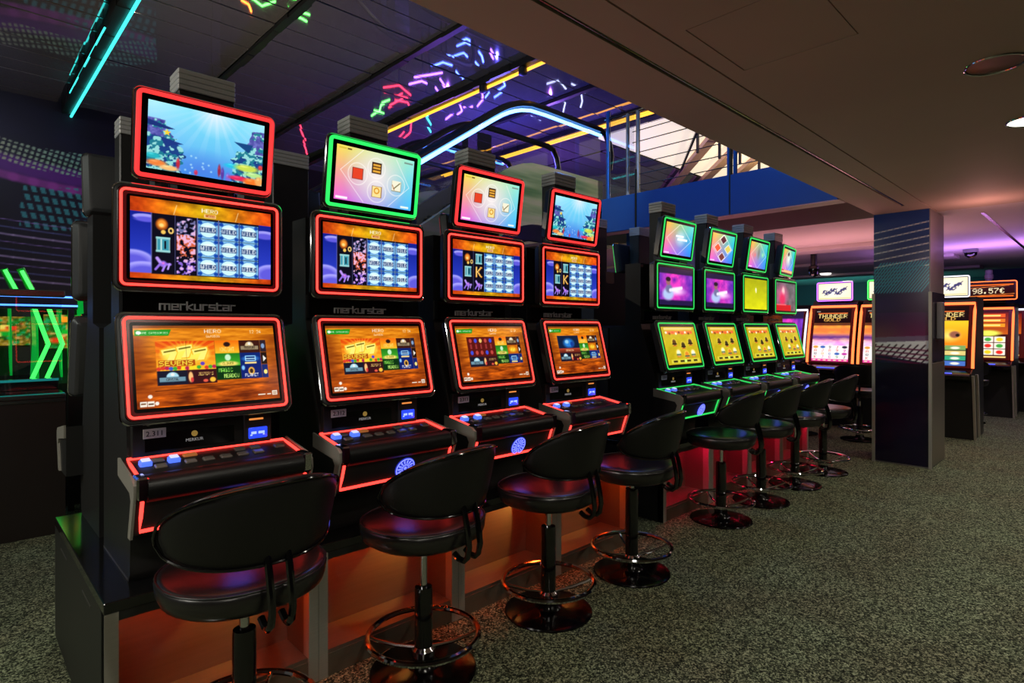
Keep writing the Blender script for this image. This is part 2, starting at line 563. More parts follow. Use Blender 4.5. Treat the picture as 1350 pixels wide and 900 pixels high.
# ---- the pictures
SCR = MA('lit_screen', 1.08, 0.15, spec=0.12)
SCRF = MA('lit_screen_far', 1.25, 0.2, spec=0.15)
def pic_sea(W, H):
    c = Cv(W, H)
    t = c.v[..., None]
    c.a = (1 - t) * np.array((176, 238, 250)) + t * np.array((60, 150, 236))
    c.ell(.55, .05, .5, .9, (84, 206, 240), 1.0, .7)
    c.ell(.55, .0, .22, .4, (235, 240, 250), 1.0, .95)
    ang = np.arctan2(c.u - .55, c.v + .12)
    ray = (np.sin(ang * 34) > .3) * np.clip(.75 - c.v, 0, 1) * np.exp(-(ang / .75) ** 2)
    c.mix(ray * .35, (250, 245, 255))
    c.ell(.45, .9, .4, .35, (80, 110, 220), 1.0, .6)
    n = c.noise(10, 16, 3, 3)
    n2 = c.noise(22, 34, 4, 2)
    def rock(side, seed):
        e = c.noise(9, 1.5, seed, 3)
        x = c.u if side < 0 else 1 - c.u
        wdt = .12 + .17 * np.sin(np.clip((c.v - .2) / .8, 0, 1) * PI * .5) * (e * 1.5) + .05 * (c.v > .5)
        m = (x < wdt) & (c.v > .2 - .1 * (side > 0) + .08 * e)
        base = np.where((n2 > .55)[..., None], np.array((150, 220, 215)), np.where((n > .5)[..., None], np.array((24, 60, 130)), np.array((30, 120, 140))))
        up = c.v < .5
        base = np.where((up & (n > .42))[..., None], np.array((38, 34, 120)) + (n2[..., None] * 90), base)
        c.mix(m * .95, base)
    rock(-1, 11)
    rock(1, 12)
    c.poly([(.0, .28), (.22, .36), (.16, .38), (.0, .36)], (28, 50, 120))
    c.poly([(.1, .5), (.29, .56), (.2, .6), (.15, .66)], (30, 56, 130))
    c.poly([(.72, .36), (.9, .36), (.86, .5), (.8, .44)], (24, 70, 130))
    pts = []
    for k in range(10):
        r = .055 if k % 2 == 0 else .022
        a = PI * k / 5 - PI / 2
        pts.append((.155 + r * math.cos(a) / c.asp, .43 + r * math.sin(a)))
    c.poly(pts, (252, 208, 50))
    for k in range(14):
        r = random.Random(k)
        c.ell(r.uniform(.25, .7), r.uniform(.68, .98), .012, .02, (180, 230, 250), .5, .7)
    for x, y, rx, ry, col in ((.08, .9, .1, .06, (240, 130, 60)), (.18, .95, .1, .05, (250, 190, 120)), (.25, .86, .02, .1, (190, 40, 60)), (.4, .95, .02, .05, (200, 50, 90)), (.05, .8, .08, .05, (40, 180, 190)), (.6, .86, .018, .12, (150, 40, 70)), (.63, .9, .02, .12, (90, 60, 160)), (.68, .95, .03, .1, (120, 110, 220)), (.78, .93, .12, .05, (226, 40, 90)), (.72, .75, .1, .05, (40, 190, 230)), (.85, .75, .14, .07, (200, 220, 80)), (.92, .84, .12, .05, (180, 230, 140)), (.9, .96, .1, .08, (250, 120, 40)), (.97, .93, .05, .09, (255, 170, 90)), (.98, .7, .03, .05, (220, 60, 60))):
        c.ell(x, y, rx, ry, col, .45)
        c.ell(x - rx * .2, y - ry * .35, rx * .4, ry * .3, tuple(min(255, q + 60) for q in col), .8, .6)
    return c
def pic_icons(W, H):
    c = Cv(W, H)
    u, v = c.u[..., None], c.v[..., None]
    tl, tr, bl, br = map(np.array, ((250, 222, 80), (150, 236, 220), (246, 96, 214), (70, 190, 250)))
    c.a = tl * (1 - u) * (1 - v) + tr * u * (1 - v) + bl * (1 - u) * v + br * u * v
    c.ell(.5, .45, .42, .75, (248, 236, 236), 1.0, .95)
    for p, q in (((.06, .45), (.32, .02)), ((.06, .45), (.36, .98)), ((.95, .55), (.75, .05)), ((.95, .55), (.68, .98))):
        c.line(p, q, .007, (255, 250, 250), .8)
    for x, y, r in ((.27, .47, .2), (.5, .3, .19), (.52, .74, .2), (.77, .55, .2)):
        c.ring(x, y, r / c.asp, r, .05, (255, 250, 245), .55)
    c.rect(.2, .36, .335, .57, (120, 40, 30)).rect(.207, .37, .328, .56, (228, 66, 38))
    c.rect(.44, .19, .565, .4, (66, 34, 20))
    for k in range(3):
        c.rect(.455, .22 + k * .06, .55, .258 + k * .06, (232, 168, 60))
    c.rect(.455, .63, .585, .85, (150, 100, 60)).rect(.465, .64, .575, .84, (250, 226, 150)).ring(.52, .72, .03, .05, .25, (220, 150, 40))
    c.rect(.71, .46, .84, .67, (130, 130, 100)).rect(.715, .46, .832, .655, (244, 240, 214)).line((.74, .62), (.82, .5), .014, (120, 110, 70)).line((.72, .55), (.75, .64), .01, (170, 90, 40))
    c.rect(.02, .93, .16, .97, (250, 240, 250)).rect(.86, .06, .98, .09, (120, 140, 130)).rect(.03, .04, .12, .065, (220, 190, 60)).rect(.13, .04, .18, .068, (110, 80, 30)).rect(.85, .93, .96, .965, (240, 250, 240))
    return c
def reel_horse(c, x, y, k=1.0):
    col = (150, 110, 230)
    c.ell(x, y, .028 * k, .05 * k, col, .4).line((x - .02, y - .02), (x - .04 * k, y - .07), .025, (190, 150, 250)).line((x - .02, y), (x - .05 * k, y + .07), .018, col).line((x + .02, y), (x + .045 * k, y + .0), .02, col).line((x + .01, y + .02), (x - .005, y + .085), .016, (170, 130, 245)).line((x + .04 * k, y - .005), (x + .03 * k, y + .06), .014, (190, 160, 250)).ell(x, y - .01, .012, .02, (230, 120, 220), .6)
def pic_reels(W, H, kind):
    c = Cv(W, H, (20, 40, 150))
    n = c.noise(8, 10, 21, 4)
    o = np.where((n > .52)[..., None], np.array((255, 128, 10)), np.array((226, 60, 10))) * (0.75 + n[..., None] * .45)
    c.ell(.5, .1, .35, .2, (255, 150, 20), 1)
    sky = np.stack([230 + 0 * n, 62 + 110 * np.clip(1 - np.abs(c.u - .5) * 2.2, 0, 1) + 30 * n, 12 + 10 * n], -1)
    sky = sky * (0.55 + .75 * n)[..., None]
    c.vgrad(0, .17, 1, .93, (16, 30, 140), (50, 70, 210))
    for cx, cy, rx, ry in ((.02, .78, .14, .14), (.09, .9, .14, .12), (1.0, .84, .13, .13), (.95, .3, .1, .05), (.1, .24, .09, .04)):
        c.ell(cx, cy, rx, ry, (176, 170, 255), .15, .9)
        c.ell(cx, cy + .03, rx, ry, (96, 90, 220), .4)
    c.mix((c.v < .18) | (c.v > .93), sky)
    x0, x1 = .135, .9
    cw = (x1 - x0) / 5
    y0, y1 = .2, .93
    ch = (y1 - y0) / 3
    c.rect(x0, y0 - .02, x1, y1 + .005, (12, 10, 26))
    for i in range(5):
        for j in range(3):
            cx, cy = x0 + (i + .5) * cw, y0 + (j + .5) * ch
            if i >= 2:
                c.rect(cx - cw * .47, cy - ch * .48, cx + cw * .47, cy + ch * .48, (130, 190, 232))
                for sx in (-1, 1):
                    for sy in (-1, 1):
                        c.ell(cx + sx * cw * .37, cy + sy * ch * .37, cw * .12, ch * .12, (20, 70, 170), .3)
                c.ell(cx, cy, cw * .42, ch * .43, (30, 100, 190)).ell(cx, cy, cw * .40, ch * .40, (205, 244, 252)).ell(cx, cy - ch * .12, cw * .3, ch * .2, (240, 255, 255), .6)
                c.rect(cx - cw * .38, cy - ch * .14, cx + cw * .38, cy + ch * .15, (24, 44, 96), .8)
                c.text('WILD', cx, cy, ch * .22, (236, 246, 255), 1.0 * (cw * c.asp) / (23 * ch * .22 / 7) * .68)
            else:
                s = ('bell', 'ten', 'horse') if i == 0 else (('blur',) * 3 if kind == 0 else ('ten', 'K', 'horse'))
                s = s[j]
                if s == 'bell':
                    c.ell(cx - .01, cy - .01, .045, .085, (150, 70, 20), .2).ell(cx - .01, cy - .015, .036, .066, (246, 150, 50), .4).ell(cx - .012, cy, .02, .03, (255, 220, 130), .5).ell(cx + .0, cy + .085, .018, .03, (250, 200, 90), .3).ring(cx + .05, cy + .06, .014, .03, .35, (240, 200, 110))
                elif s == 'ten':
                    for a, b in ((cx - .04, cx - .018), (cx - .01, cx + .038)):
                        c.rect(a - .004, cy - .09, b + .004, cy + .09, (210, 240, 230)).rect(a, cy - .078, b, cy + .078, (60, 150, 170))
                    c.rect(cx + .006, cy - .05, cx + .02, cy + .05, (16, 14, 30)).rect(cx - .048, cy + .07, cx + .046, cy + .095, (150, 210, 210)).rect(cx - .048, cy - .095, cx + .046, cy - .07, (150, 210, 210))
                elif s == 'K':
                    c.text('K', cx, cy, ch * .8, (246, 160, 50), 1.1).text('K', cx - .004, cy - .006, ch * .76, (255, 205, 110), .9)
                elif s == 'horse':
                    reel_horse(c, cx, cy)
        c.rect(x0 + i * cw - .002, y0 - .02, x0 + i * cw + .002, y1, (120, 120, 190))
    if kind == 0:
        cx = x0 + 1.5 * cw
        m = c.noise(26, 40, 31, 2)
        m2 = c.noise(6, 3, 33, 2)
        band = (np.abs(c.u - cx) < cw * .42) & (c.v > y0) & (c.v < y1)
        t = (c.v - y0) / (y1 - y0)
        cc = np.where((t < .3)[..., None], np.array((120, 120, 170)), np.where((t < .68)[..., None], np.array((236, 110, 70)), np.array((150, 110, 230))))
        c.mix(band * (m > .5) * (m2 > .3) * .9, cc)
        c.mix(band * (m > .64) * .9, np.array((240, 190, 230)))
    c.text('HERO', .53, .075, .05, (255, 250, 235), 1.2)
    c.rect(.49, .115, .575, .165, (255, 200, 120)).rect(.497, .122, .568, .158, (190, 100, 30)).text('CLASSIC', .532, .14, .022, (255, 245, 220), 1.0)
    for x in (.3, .74):
        c.line((x, .05), (x - .02, .17), .006, (255, 220, 150), .8)
    return c
def tile(c, kind, u0, v0, u1, v1, seed=0):
    cx, cy, w_, h_ = (u0 + u1) / 2, (v0 + v1) / 2, u1 - u0, v1 - v0
    if kind == 'sevens':
        c.vgrad(u0, v0, u1, v1, (226, 66, 8), (250, 190, 40))
        a = np.arctan2((c.v - cy), (c.u - cx) * c.asp)
        c.mix(((c.u > u0) & (c.u < u1) & (c.v > v0) & (c.v < v1)) * (np.sin(a * 26) > .2) * .35, (255, 190, 40))
        c.ell(cx, cy - h_ * .06, w_ * .46, h_ * .40, (255, 232, 90), .5)
        for k, (dx, dy) in enumerate(((-.27, -.04), (-.02, -.14), (.24, -.04))):
            x, y = cx + dx * w_, cy + dy * h_
            q = lambda k_: [(x + w_ * k_ * a_, y + h_ * k_ * b_) for a_, b_ in ((-.13 * 1.1, -.16), (.12, -.24), (.13, -.12), (.06, .2), (-.06, .22), (.01, -.04), (-.12, .02))]
            c.ell(x, y, w_ * .19, h_ * .3, (255, 236, 90), .7)
            c.poly(q(1.15), (250, 170, 20)).poly(q(1.0), (255, 240, 120)).line((x - w_ * .09, y - h_ * .09), (x + w_ * .09, y - h_ * .15), .012, (110, 96, 20))
        c.rect(u0 + w_ * .03, cy + h_ * .15, cx + w_ * .14, cy + h_ * .36, (150, 40, 0), .75).text('SEVENS', cx - w_ * .18, cy + h_ * .255, h_ * .17, (255, 226, 70), 1.2)
        for k in range(15):
            r = random.Random(k + 3)
            col = r.choice(((90, 60, 190), (220, 60, 40), (60, 170, 50), (250, 220, 40), (190, 30, 80), (250, 150, 30), (60, 90, 200)))
            c.ell(u0 + w_ * (k + .5) / 15, v1 - h_ * r.choice((.06, .08, .2 if k > 8 else .06)), w_ * .045, h_ * .075, col, .3)
    elif kind == 'fishgrid':
        c.rect(u0, v0, u1, v1, (92, 18, 14))
        for i in range(5):
            for j in range(3):
                x, y = u0 + w_ * (i + .7) / 5.6, v0 + h_ * (j + .65) / 3.3
                col = (60, 80, 220) if (i + j * 2) % 3 == 1 else ((246, 210, 110) if (i + j) % 3 == 2 else (190, 70, 60))
                if j == 1:
                    c.rect(x - .012, y - .05, x + .012, y + .04, (150, 50, 50))
                else:
                    c.ell(x, y, .024, .045, col, .3)
    elif kind == 'dragon':
        c.rect(u0, v0, u1, v1, (14, 30, 60))
        c.ell(cx, cy - .02, w_ * .32, h_ * .34, (40, 130, 220), .5).ell(cx - .03, cy - .05, w_ * .12, h_ * .14, (150, 210, 240), .5).ell(cx + .06, cy, w_ * .1, h_ * .2, (20, 60, 150), .5)
        c.vgrad(u0, v1 - h_ * .26, u1, v1, (190, 70, 40), (90, 30, 20)).text('DRAGON', cx, v1 - h_ * .14, h_ * .12, (250, 200, 150), 1.1)
    elif kind == 'gold':
        c.vgrad(u0, v0, u1, v1, (240, 110, 10), (250, 190, 40))
        c.ell(cx, cy - h_ * .2, w_ * .16, h_ * .22, (40, 20, 20), .3).text('KNIGHT', cx, cy + h_ * .2, h_ * .34, (255, 232, 120), .62)
    elif kind == 'badge':
        c.rect(u0, v0, u1, v1, (60, 22, 14) if seed == 0 else (24, 22, 40))
        col = (220, 196, 150) if seed == 0 else (170, 220, 236)
        c.ell(cx, cy - h_ * .05, w_ * .22, h_ * .36, col, .15).rect(u0 + w_ * .06, cy - h_ * .06, u1 - w_ * .06, cy + h_ * .28, (50, 40, 30) if seed == 0 else (20, 40, 60)).rect(u0 + w_ * .08, cy - h_ * .03, u1 - w_ * .08, cy + h_ * .25, col, .6).text('TREASURE' if seed == 0 else 'CRYSTAL', cx, cy + h_ * .11, h_ * .18, (40, 26, 16), .7)
        c.ell(cx, cy - h_ * .22, w_ * .08, h_ * .13, (240, 240, 235), .4)
    elif kind == 'jester':
        c.rect(u0, v0, u1, v1, (56, 16, 22))
        c.ell(u0 + w_ * .1, cy, w_ * .09, h_ * .42, (250, 190, 120), .3).ell(u0 + w_ * .14, cy + h_ * .2, w_ * .06, h_ * .2, (220, 60, 60), .3).text("JESTER'S", cx + w_ * .12, cy - h_ * .18, h_ * .2, (255, 216, 120), .72)
        c.ell(u1 - w_ * .15, cy + h_ * .25, w_ * .12, h_ * .2, (250, 190, 60), .3).ell(cx + w_ * .1, cy + h_ * .3, w_ * .1, h_ * .12, (230, 90, 70), .3)
    elif kind == 'green':
        c.vgrad(u0, v0, u1, v1, (30, 120, 30), (70, 180, 40))
        c.ell(cx, cy - h_ * .15, w_ * .14, h_ * .3, (200, 240, 200), .3).ell(cx, v1 - h_ * .15, w_ * .5, h_ * .25, (250, 220, 110), .4).text('CLOVER', cx, v1 - h_ * .18, h_ * .2, (90, 110, 20), .8)
    elif kind == 'forest':
        c.rect(u0, v0, u1, v1, (8, 50, 16))
        c.text('MAGIC', cx - w_ * .12, cy - h_ * .2, h_ * .28, (150, 240, 90), .8).text('MEADOW', cx + w_ * .1, cy + h_ * .22, h_ * .28, (200, 250, 120), .72)
    elif kind == 'neonblue':
        c.rect(u0, v0, u1, v1, (8, 34, 110))
        c.ell(cx, cy, w_ * .5, h_ * .3, (70, 170, 255), .7).rect(cx - w_ * .25, cy - h_ * .25, cx + w_ * .25, cy + h_ * .2, (160, 220, 255)).rect(cx - w_ * .22, cy - h_ * .18, cx + w_ * .22, cy + h_ * .13, (14, 50, 120)).rect(cx - w_ * .25, cy - h_ * .03, cx + w_ * .25, cy + h_ * .02, (200, 240, 255)).rect(cx - w_ * .28, cy + h_ * .28, cx + w_ * .28, cy + h_ * .4, (250, 220, 140))
    elif kind == 'planet':
        c.rect(u0, v0, u1, v1, (10, 30, 110))
        c.ell(u0 + w_ * .12, v0 + h_ * .2, w_ * .1, h_ * .22, (130, 200, 255), .5).ell(cx, cy - h_ * .05, w_ * .17, h_ * .32, (240, 180, 70), .2).ell(cx, cy - h_ * .05, w_ * .1, h_ * .2, (60, 40, 30), .3).text('PLANET', cx, cy + h_ * .25, h_ * .22, (245, 245, 250), .85)
    elif kind == 'fire':
        c.rect(u0, v0, u1, v1, (200, 100, 10))
        c.ell(cx, cy, w_ * .45, h_ * .4, (255, 220, 60), .6).text('777', cx, cy, h_ * .45, (230, 130, 10), 1.0)
def pic_menu(W, H, kind):
    c = Cv(W, H)
    n = c.noise(16, 5, 41, 5)
    n2 = c.noise(40, 10, 43, 3)
    k = (n * .6 + n2 * .4)[..., None]
    hot = np.clip(1.2 - c.v * 1.4, 0, 1)[..., None]
    k = np.clip((k - .5) * 2.2 + .5, 0, 1)
    c.a = (np.array((104, 34, 4)) + k * np.array((150, 84, 16))) * (1 - hot * .62) + hot * .62 * (np.array((236, 130, 4)) + k * np.array((20, 60, 40)))
    c.mix(np.clip((np.abs(c.u - .5) - .36) * 5, 0, .55) * (c.v > .12), (120, 44, 8))
    c.rect(.0, .0, 1, .035, (110, 50, 20), .7)
    c.poly([(.01, .06), (.245, .05), (.225, .13), (.01, .13)], (22, 150, 26))
    c.ell(.035, .093, .016, .022, (230, 250, 230)).text('GAME CATEGORIES', .13, .093, .024, (235, 250, 235), 1.0)
    c.text('HERO', .53, .075, .05, (255, 248, 225), 1.2).text('CLASSIC', .53, .14, .025, (255, 240, 210), 1.1)
    c.text('12 24', .85, .085, .045, (255, 235, 180), .8)
    xs = (.135, .335, .535, .715, .875)
    ys = (.20, .365, .53, .71)
    big = ('sevens', 'sevens', 'fishgrid', 'dragon')[kind]
    tile(c, big, xs[0], ys[0], xs[2], ys[2] + .03)
    tile(c, 'badge', xs[0], ys[2] + .03, xs[1], ys[3] + .03, 1)
    tile(c, 'jester', xs[1], ys[2] + .03, xs[2], ys[3] + .03)
    tile(c, 'gold', xs[2], ys[0], xs[3], ys[1])
    tile(c, 'green', xs[2], ys[1], xs[3], ys[2])
    tile(c, 'forest', xs[2], ys[2], xs[3], ys[3])
    tile(c, 'badge', xs[3], ys[0], xs[4], ys[1])
    tile(c, 'neonblue' if kind < 2 else 'fire', xs[3], ys[1], xs[4], ys[2])
    tile(c, 'planet' if kind < 2 else 'neonblue', xs[3], ys[2], xs[4], ys[3])
    c.rect(.878, ys[0], .925, ys[1] - .005, (44, 30, 40)).ell(.9, ys[0] + .08, .016, .04, (130, 160, 200), .3)
    c.rect(.878, ys[1], .925, ys[2] - .005, (30, 14, 10)).poly([(.893, ys[1] + .04), (.918, ys[1] + .085), (.893, ys[1] + .13)], (245, 240, 230))
    c.rect(.878, ys[2], .925, ys[3], (14, 36, 110)).ell(.905, ys[2] + .1, .014, .03, (250, 230, 130))
    for x in xs[1:4]:
        c.rect(x - .001, ys[0], x + .001, ys[3], (90, 40, 20), .7)
    c.line((.12, .8), (.92, .77), .006, (70, 24, 6), .8)
    c.ell(.085, .86, .014, .022, (245, 235, 220)).ell(.125, .945, .013, .022, (245, 235, 220)).rect(.02, .915, .062, .975, (245, 235, 220)).rect(.066, .915, .108, .975, (245, 235, 220)).rect(.026, .93, .056, .95, (120, 70, 30)).rect(.07, .94, .104, .955, (90, 50, 20))
    c.rect(.94, .89, .98, .95, (245, 235, 220)).rect(.945, .905, .975, .915, (150, 90, 40)).rect(.945, .925, .975, .935, (150, 90, 40)).rect(.83, .925, .885, .94, (240, 225, 200)).rect(.9, .925, .93, .94, (240, 225, 200))
    return c
def pic_prism(W, H, kind):
    c = Cv(W, H)
    u, v = c.u[..., None], c.v[..., None]
    tl, tr, bl, br = map(np.array, ((255, 184, 60), (40, 214, 200), (246, 90, 210), (40, 130, 250)))
    c.a = tl * (1 - u) * (1 - v) + tr * u * (1 - v) + bl * (1 - u) * v + br * u * v
    for p, q in (((.06, .5), (.5, .0)), ((.06, .5), (.5, 1)), ((.94, .5), (.5, 0)), ((.94, .5), (.5, 1))):
        c.line(p, q, .012, (255, 240, 240), .75)
    if kind == 0:
        c.ell(.55, .45, .22, .3, (200, 240, 250), .8, .7).rect(.38, .36, .66, .42, (245, 250, 255)).rect(.44, .46, .8, .52, (235, 250, 255))
    elif kind == 1:
        for x, y, col in ((.5, .2, (90, 40, 50)), (.28, .5, (230, 90, 60)), (.74, .5, (220, 200, 90)), (.5, .8, (120, 60, 60))):
            c.poly([(x, y - .18), (x + .17, y), (x, y + .18), (x - .17, y)], (255, 245, 240), .9)
            c.poly([(x, y - .15), (x + .14, y), (x, y + .15), (x - .14, y)], col)
    elif kind == 2:
        c.ell(.5, .4, .1, .3, (120, 120, 110), .8, .8).ell(.3, .5, .1, .12, (230, 120, 120), .8, .8).ell(.75, .45, .12, .14, (160, 230, 170), .8, .8)
    else:
        c.ell(.5, .4, .3, .4, (250, 250, 235), .9, .8).ell(.45, .2, .1, .1, (80, 50, 60), .5).ell(.7, .45, .1, .15, (120, 160, 200), .6).rect(0, .86, 1, 1, (200, 60, 50)).rect(.2, .88, 1, .97, (250, 210, 150), .8)
    c.rect(.03, .93, .2, .965, (250, 240, 250), .8)
    return c
def pic_figure(W, H, kind):
    c = Cv(W, H, (30, 20, 60))
    if kind == 2:
        c.a = np.array((150, 150, 10)) + 50 * c.v[..., None] * np.array((1, 1, .2)) + 30 * c.noise(3, 3, 5)[..., None] * np.array((1, 1, 0))
        c.line((.48, .32), (.5, .44), .03, (244, 244, 190)).ell(.49, .36, .05, .1, (250, 250, 220), .8)
        return c
    n = c.noise(4, 5, 7 + kind, 4)
    if kind == 3:
        c.a = np.array((120, 110, 116)) * (0.6 + .5 * n[..., None])
        c.ell(.3, .45, .4, .5, (230, 90, 140), .8, .9).ell(.35, .3, .1, .2, (240, 190, 190), .6).ell(.3, .6, .2, .3, (220, 40, 90), .6).rect(0, .78, .75, 1, (200, 20, 30)).rect(0, .76, .5, .8, (240, 100, 110))
        return c
    c.a = np.stack([60 + 170 * np.clip(1.15 - np.abs(c.u - .45) * 1.6, 0, 1) * n * 1.6, 20 + 60 * n, 150 + 60 * n], -1)
    c.rect(0, 0, 1, .16, (34, 26, 60)).rect(0, .86, 1, 1, (34, 22, 66))
    x = .26 if kind == 0 else .34
    c.ell(x + .2, .6, .5, .3, (240, 70, 190), 1, .6).ell(x + .25, .62, .34, .14, (250, 230, 255), .9, .95)
    c.ell(x, .7, .2, .2, (170, 190, 230), .4).ell(x + .02, .56, .12, .14, (110, 110, 150), .4).ell(x, .38, .075, .1, (150, 100, 100), .3).ell(x, .31, .085, .07, (40, 24, 40), .3)
    c.line((x + .05, .6), (x + .4, .52), .06, (235, 235, 250), .9)
    return c
def pic_yellowmenu(W, H):
    c = Cv(W, H)
    c.a = np.array((190, 170, 24)) + 40 * (c.noise(5, 5, 9)[..., None] - .5)
    c.rect(.08, .04, .92, .09, (250, 200, 120)).rect(.1, .12, .9, .2, (230, 120, 50))
    for k in range(9):
        c.ell(.12 + k * .095, .16 + .03 * (k % 2), .035, .035, ((250, 240, 200), (120, 60, 20), (240, 90, 50))[k % 3], .3)
    for x, y, col in ((.3, .42, (90, 60, 20)), (.55, .5, (60, 50, 20)), (.78, .42, (70, 50, 30)), (.36, .7, (230, 240, 190)), (.6, .75, (220, 130, 40)), (.8, .72, (240, 240, 210))):
        c.ell(x, y, .09, .12, (230, 200, 60), .2).ell(x, y, .07, .1, col, .4).rect(x - .07, y + .02, x + .07, y + .06, (60, 90, 70) if y > .6 else (40, 20, 10)).rect(x - .06, y + .08, x + .06, y + .1, (200, 70, 30))
    c.rect(.1, .86, .95, .96, (210, 200, 60))
    for k in range(4):
        c.rect(.16 + .2 * k, .885, .28 + .2 * k, .935, (30, 24, 10))
    c.ell(.52, .91, .04, .05, (200, 255, 120), .5)
    return c
def pic_bison(W, H, kind=0):
    c = Cv(W, H, (20, 4, 6))
    if kind == 0:
        n = c.noise(14, 4, 51, 4)
        t = c.v
        sky = np.stack([235 + 30 * n, 110 + 110 * np.clip(np.abs(t - .42) * 4, 0, 1) * n + 50 * n, 60 + 170 * np.clip((t - .45) * 5, 0, 1)], -1)
        c.mix((t > .28) * 1.0, sky)
        c.mix(np.clip(1 - np.abs(t - .56 + .04 * n) / .07, 0, 1), (96, 50, 130))
        c.mix(np.clip(1 - np.abs(t - .40) / .05, 0, 1) * .8, (250, 120, 60))
        c.mix(np.clip(1 - np.abs(t - .3) / .04, 0, 1), (60, 20, 20))
        c.rect(.02, .7, .98, .955, (246, 236, 232))
        for i in range(5):
            for j in range(4):
                r = random.Random(i * 7 + j)
                x, y = .11 + i * .195, .73 + j * .062
                col = r.choice(((40, 40, 60), (200, 60, 60), (60, 100, 180), (220, 150, 60), (190, 60, 160), (70, 150, 110)))
                c.text(r.choice('AKQJ9'), x, y, .045, col, 1.1) if r.random() < .7 else c.ell(x, y, .08, .028, col, .3)
        c.rect(0, .955, 1, 1, (240, 50, 150))
        for k in range(7):
            c.rect(.04 + .14 * k, .965, .12 + .14 * k, .985, (255, 220, 180))
    else:
        c.vgrad(0, .25, 1, .7, (250, 200, 40), (244, 120, 20))
        c.ell(.6, .5, .3, .13, (255, 230, 120), 1).ell(.72, .48, .14, .07, (150, 90, 70), .4).ell(.78, .49, .05, .03, (30, 20, 20), .3)
        for i in range(2):
            for j in range(4):
                c.rect(.06 + i * .46, .66 + j * .085, .5 + i * .46, .735 + j * .085, ((70, 110, 190), (120, 160, 90), (220, 200, 120), (50, 160, 120))[(i + j) % 4])
                c.ell(.28 + i * .46, .7 + j * .085, .12, .025, (245, 235, 220), .4)
    c.rect(.06, .05, .16, .062, (180, 170, 160)).rect(.1, .085, .9, .1, (230, 110, 50))
    c.text('THUNDER', .5, .145, .075, (255, 226, 140), 1.05).text('GOLD', .5, .215, .06, (250, 190, 90), 1.3)
    return c
def pic_sign(W, H):
    c = Cv(W, H, (252, 240, 200))
    c.ell(.5, .5, .5, .5, (255, 250, 236), .9)
    for k in range(9):
        r = random.Random(k + 60)
        x = .2 + .6 * k / 8
        y = .5 + .12 * math.sin(k * 1.4)
        c.ell(x, y, .07, .12, (60, 60, 110), .3).line((x - .08, y + .1), (x + .08, y - .2 * r.random()), .03, (80, 70, 110), .9)
        c.ell(x + .02, y + .2 * (r.random() - .5), .03, .06, (250, 240, 210), .3)
    c.rect(.03, .9, .97, .94, (230, 170, 90), .7)
    return c
def pic_fruit(W, H):
    c = Cv(W, H, (60, 12, 8))
    c.vgrad(0, .05, 1, .5, (110, 20, 10), (200, 90, 20))
    for k in range(3):
        c.rect(.08, .08 + k * .1, .92, .15 + k * .1, (240, 90 + 30 * k, 30)).rect(.12, .1 + k * .1, .8, .13 + k * .1, (255, 220, 120))
    c.ell(.5, .48, .4, .08, (230, 240, 90), .5)
    for i in range(3):
        for j in range(3):
            c.rect(.08 + .29 * i, .55 + .13 * j, .35 + .29 * i, .665 + .13 * j, (246, 236, 220))
            c.ell(.215 + .29 * i, .607 + .13 * j, .1, .045, ((230, 40, 30), (240, 200, 30), (60, 160, 60))[(i * 2 + j) % 3], .3)
    c.rect(.05, .95, .95, .98, (240, 200, 120))
    return c
def pic_jackpot(W, H):
    c = Cv(W, H, (40, 6, 6))
    c.rect(.02, .1, .98, .18, (250, 110, 30)).rect(.02, .82, .98, .9, (250, 110, 30)).line((.0, .35), (.9, .2), .02, (250, 140, 60)).line((.1, .85), (1, .72), .02, (250, 140, 60))
    c.text('98.57\u20ac', .5, .52, .34, (255, 236, 190), .95)
    return c
def pic_arcade(W, H, seed=1):
    c = Cv(W, H, (10, 20, 14))
    n = c.noise(6, 9, 70 + seed, 3)
    n2 = c.noise(14, 18, 80 + seed, 2)
    c.a = np.stack([30 + 230 * (n > .52) * n2, 30 + 170 * n2, 20 + 60 * (n2 > .6)], -1)
    for k in range(5):
        r = random.Random(k + seed * 9)
        x, y = r.random() * .8, r.random() * .8
        c.rect(x, y, x + .18, y + .14, r.choice(((230, 60, 20), (250, 220, 90), (20, 160, 40), (240, 140, 30))))
    return c

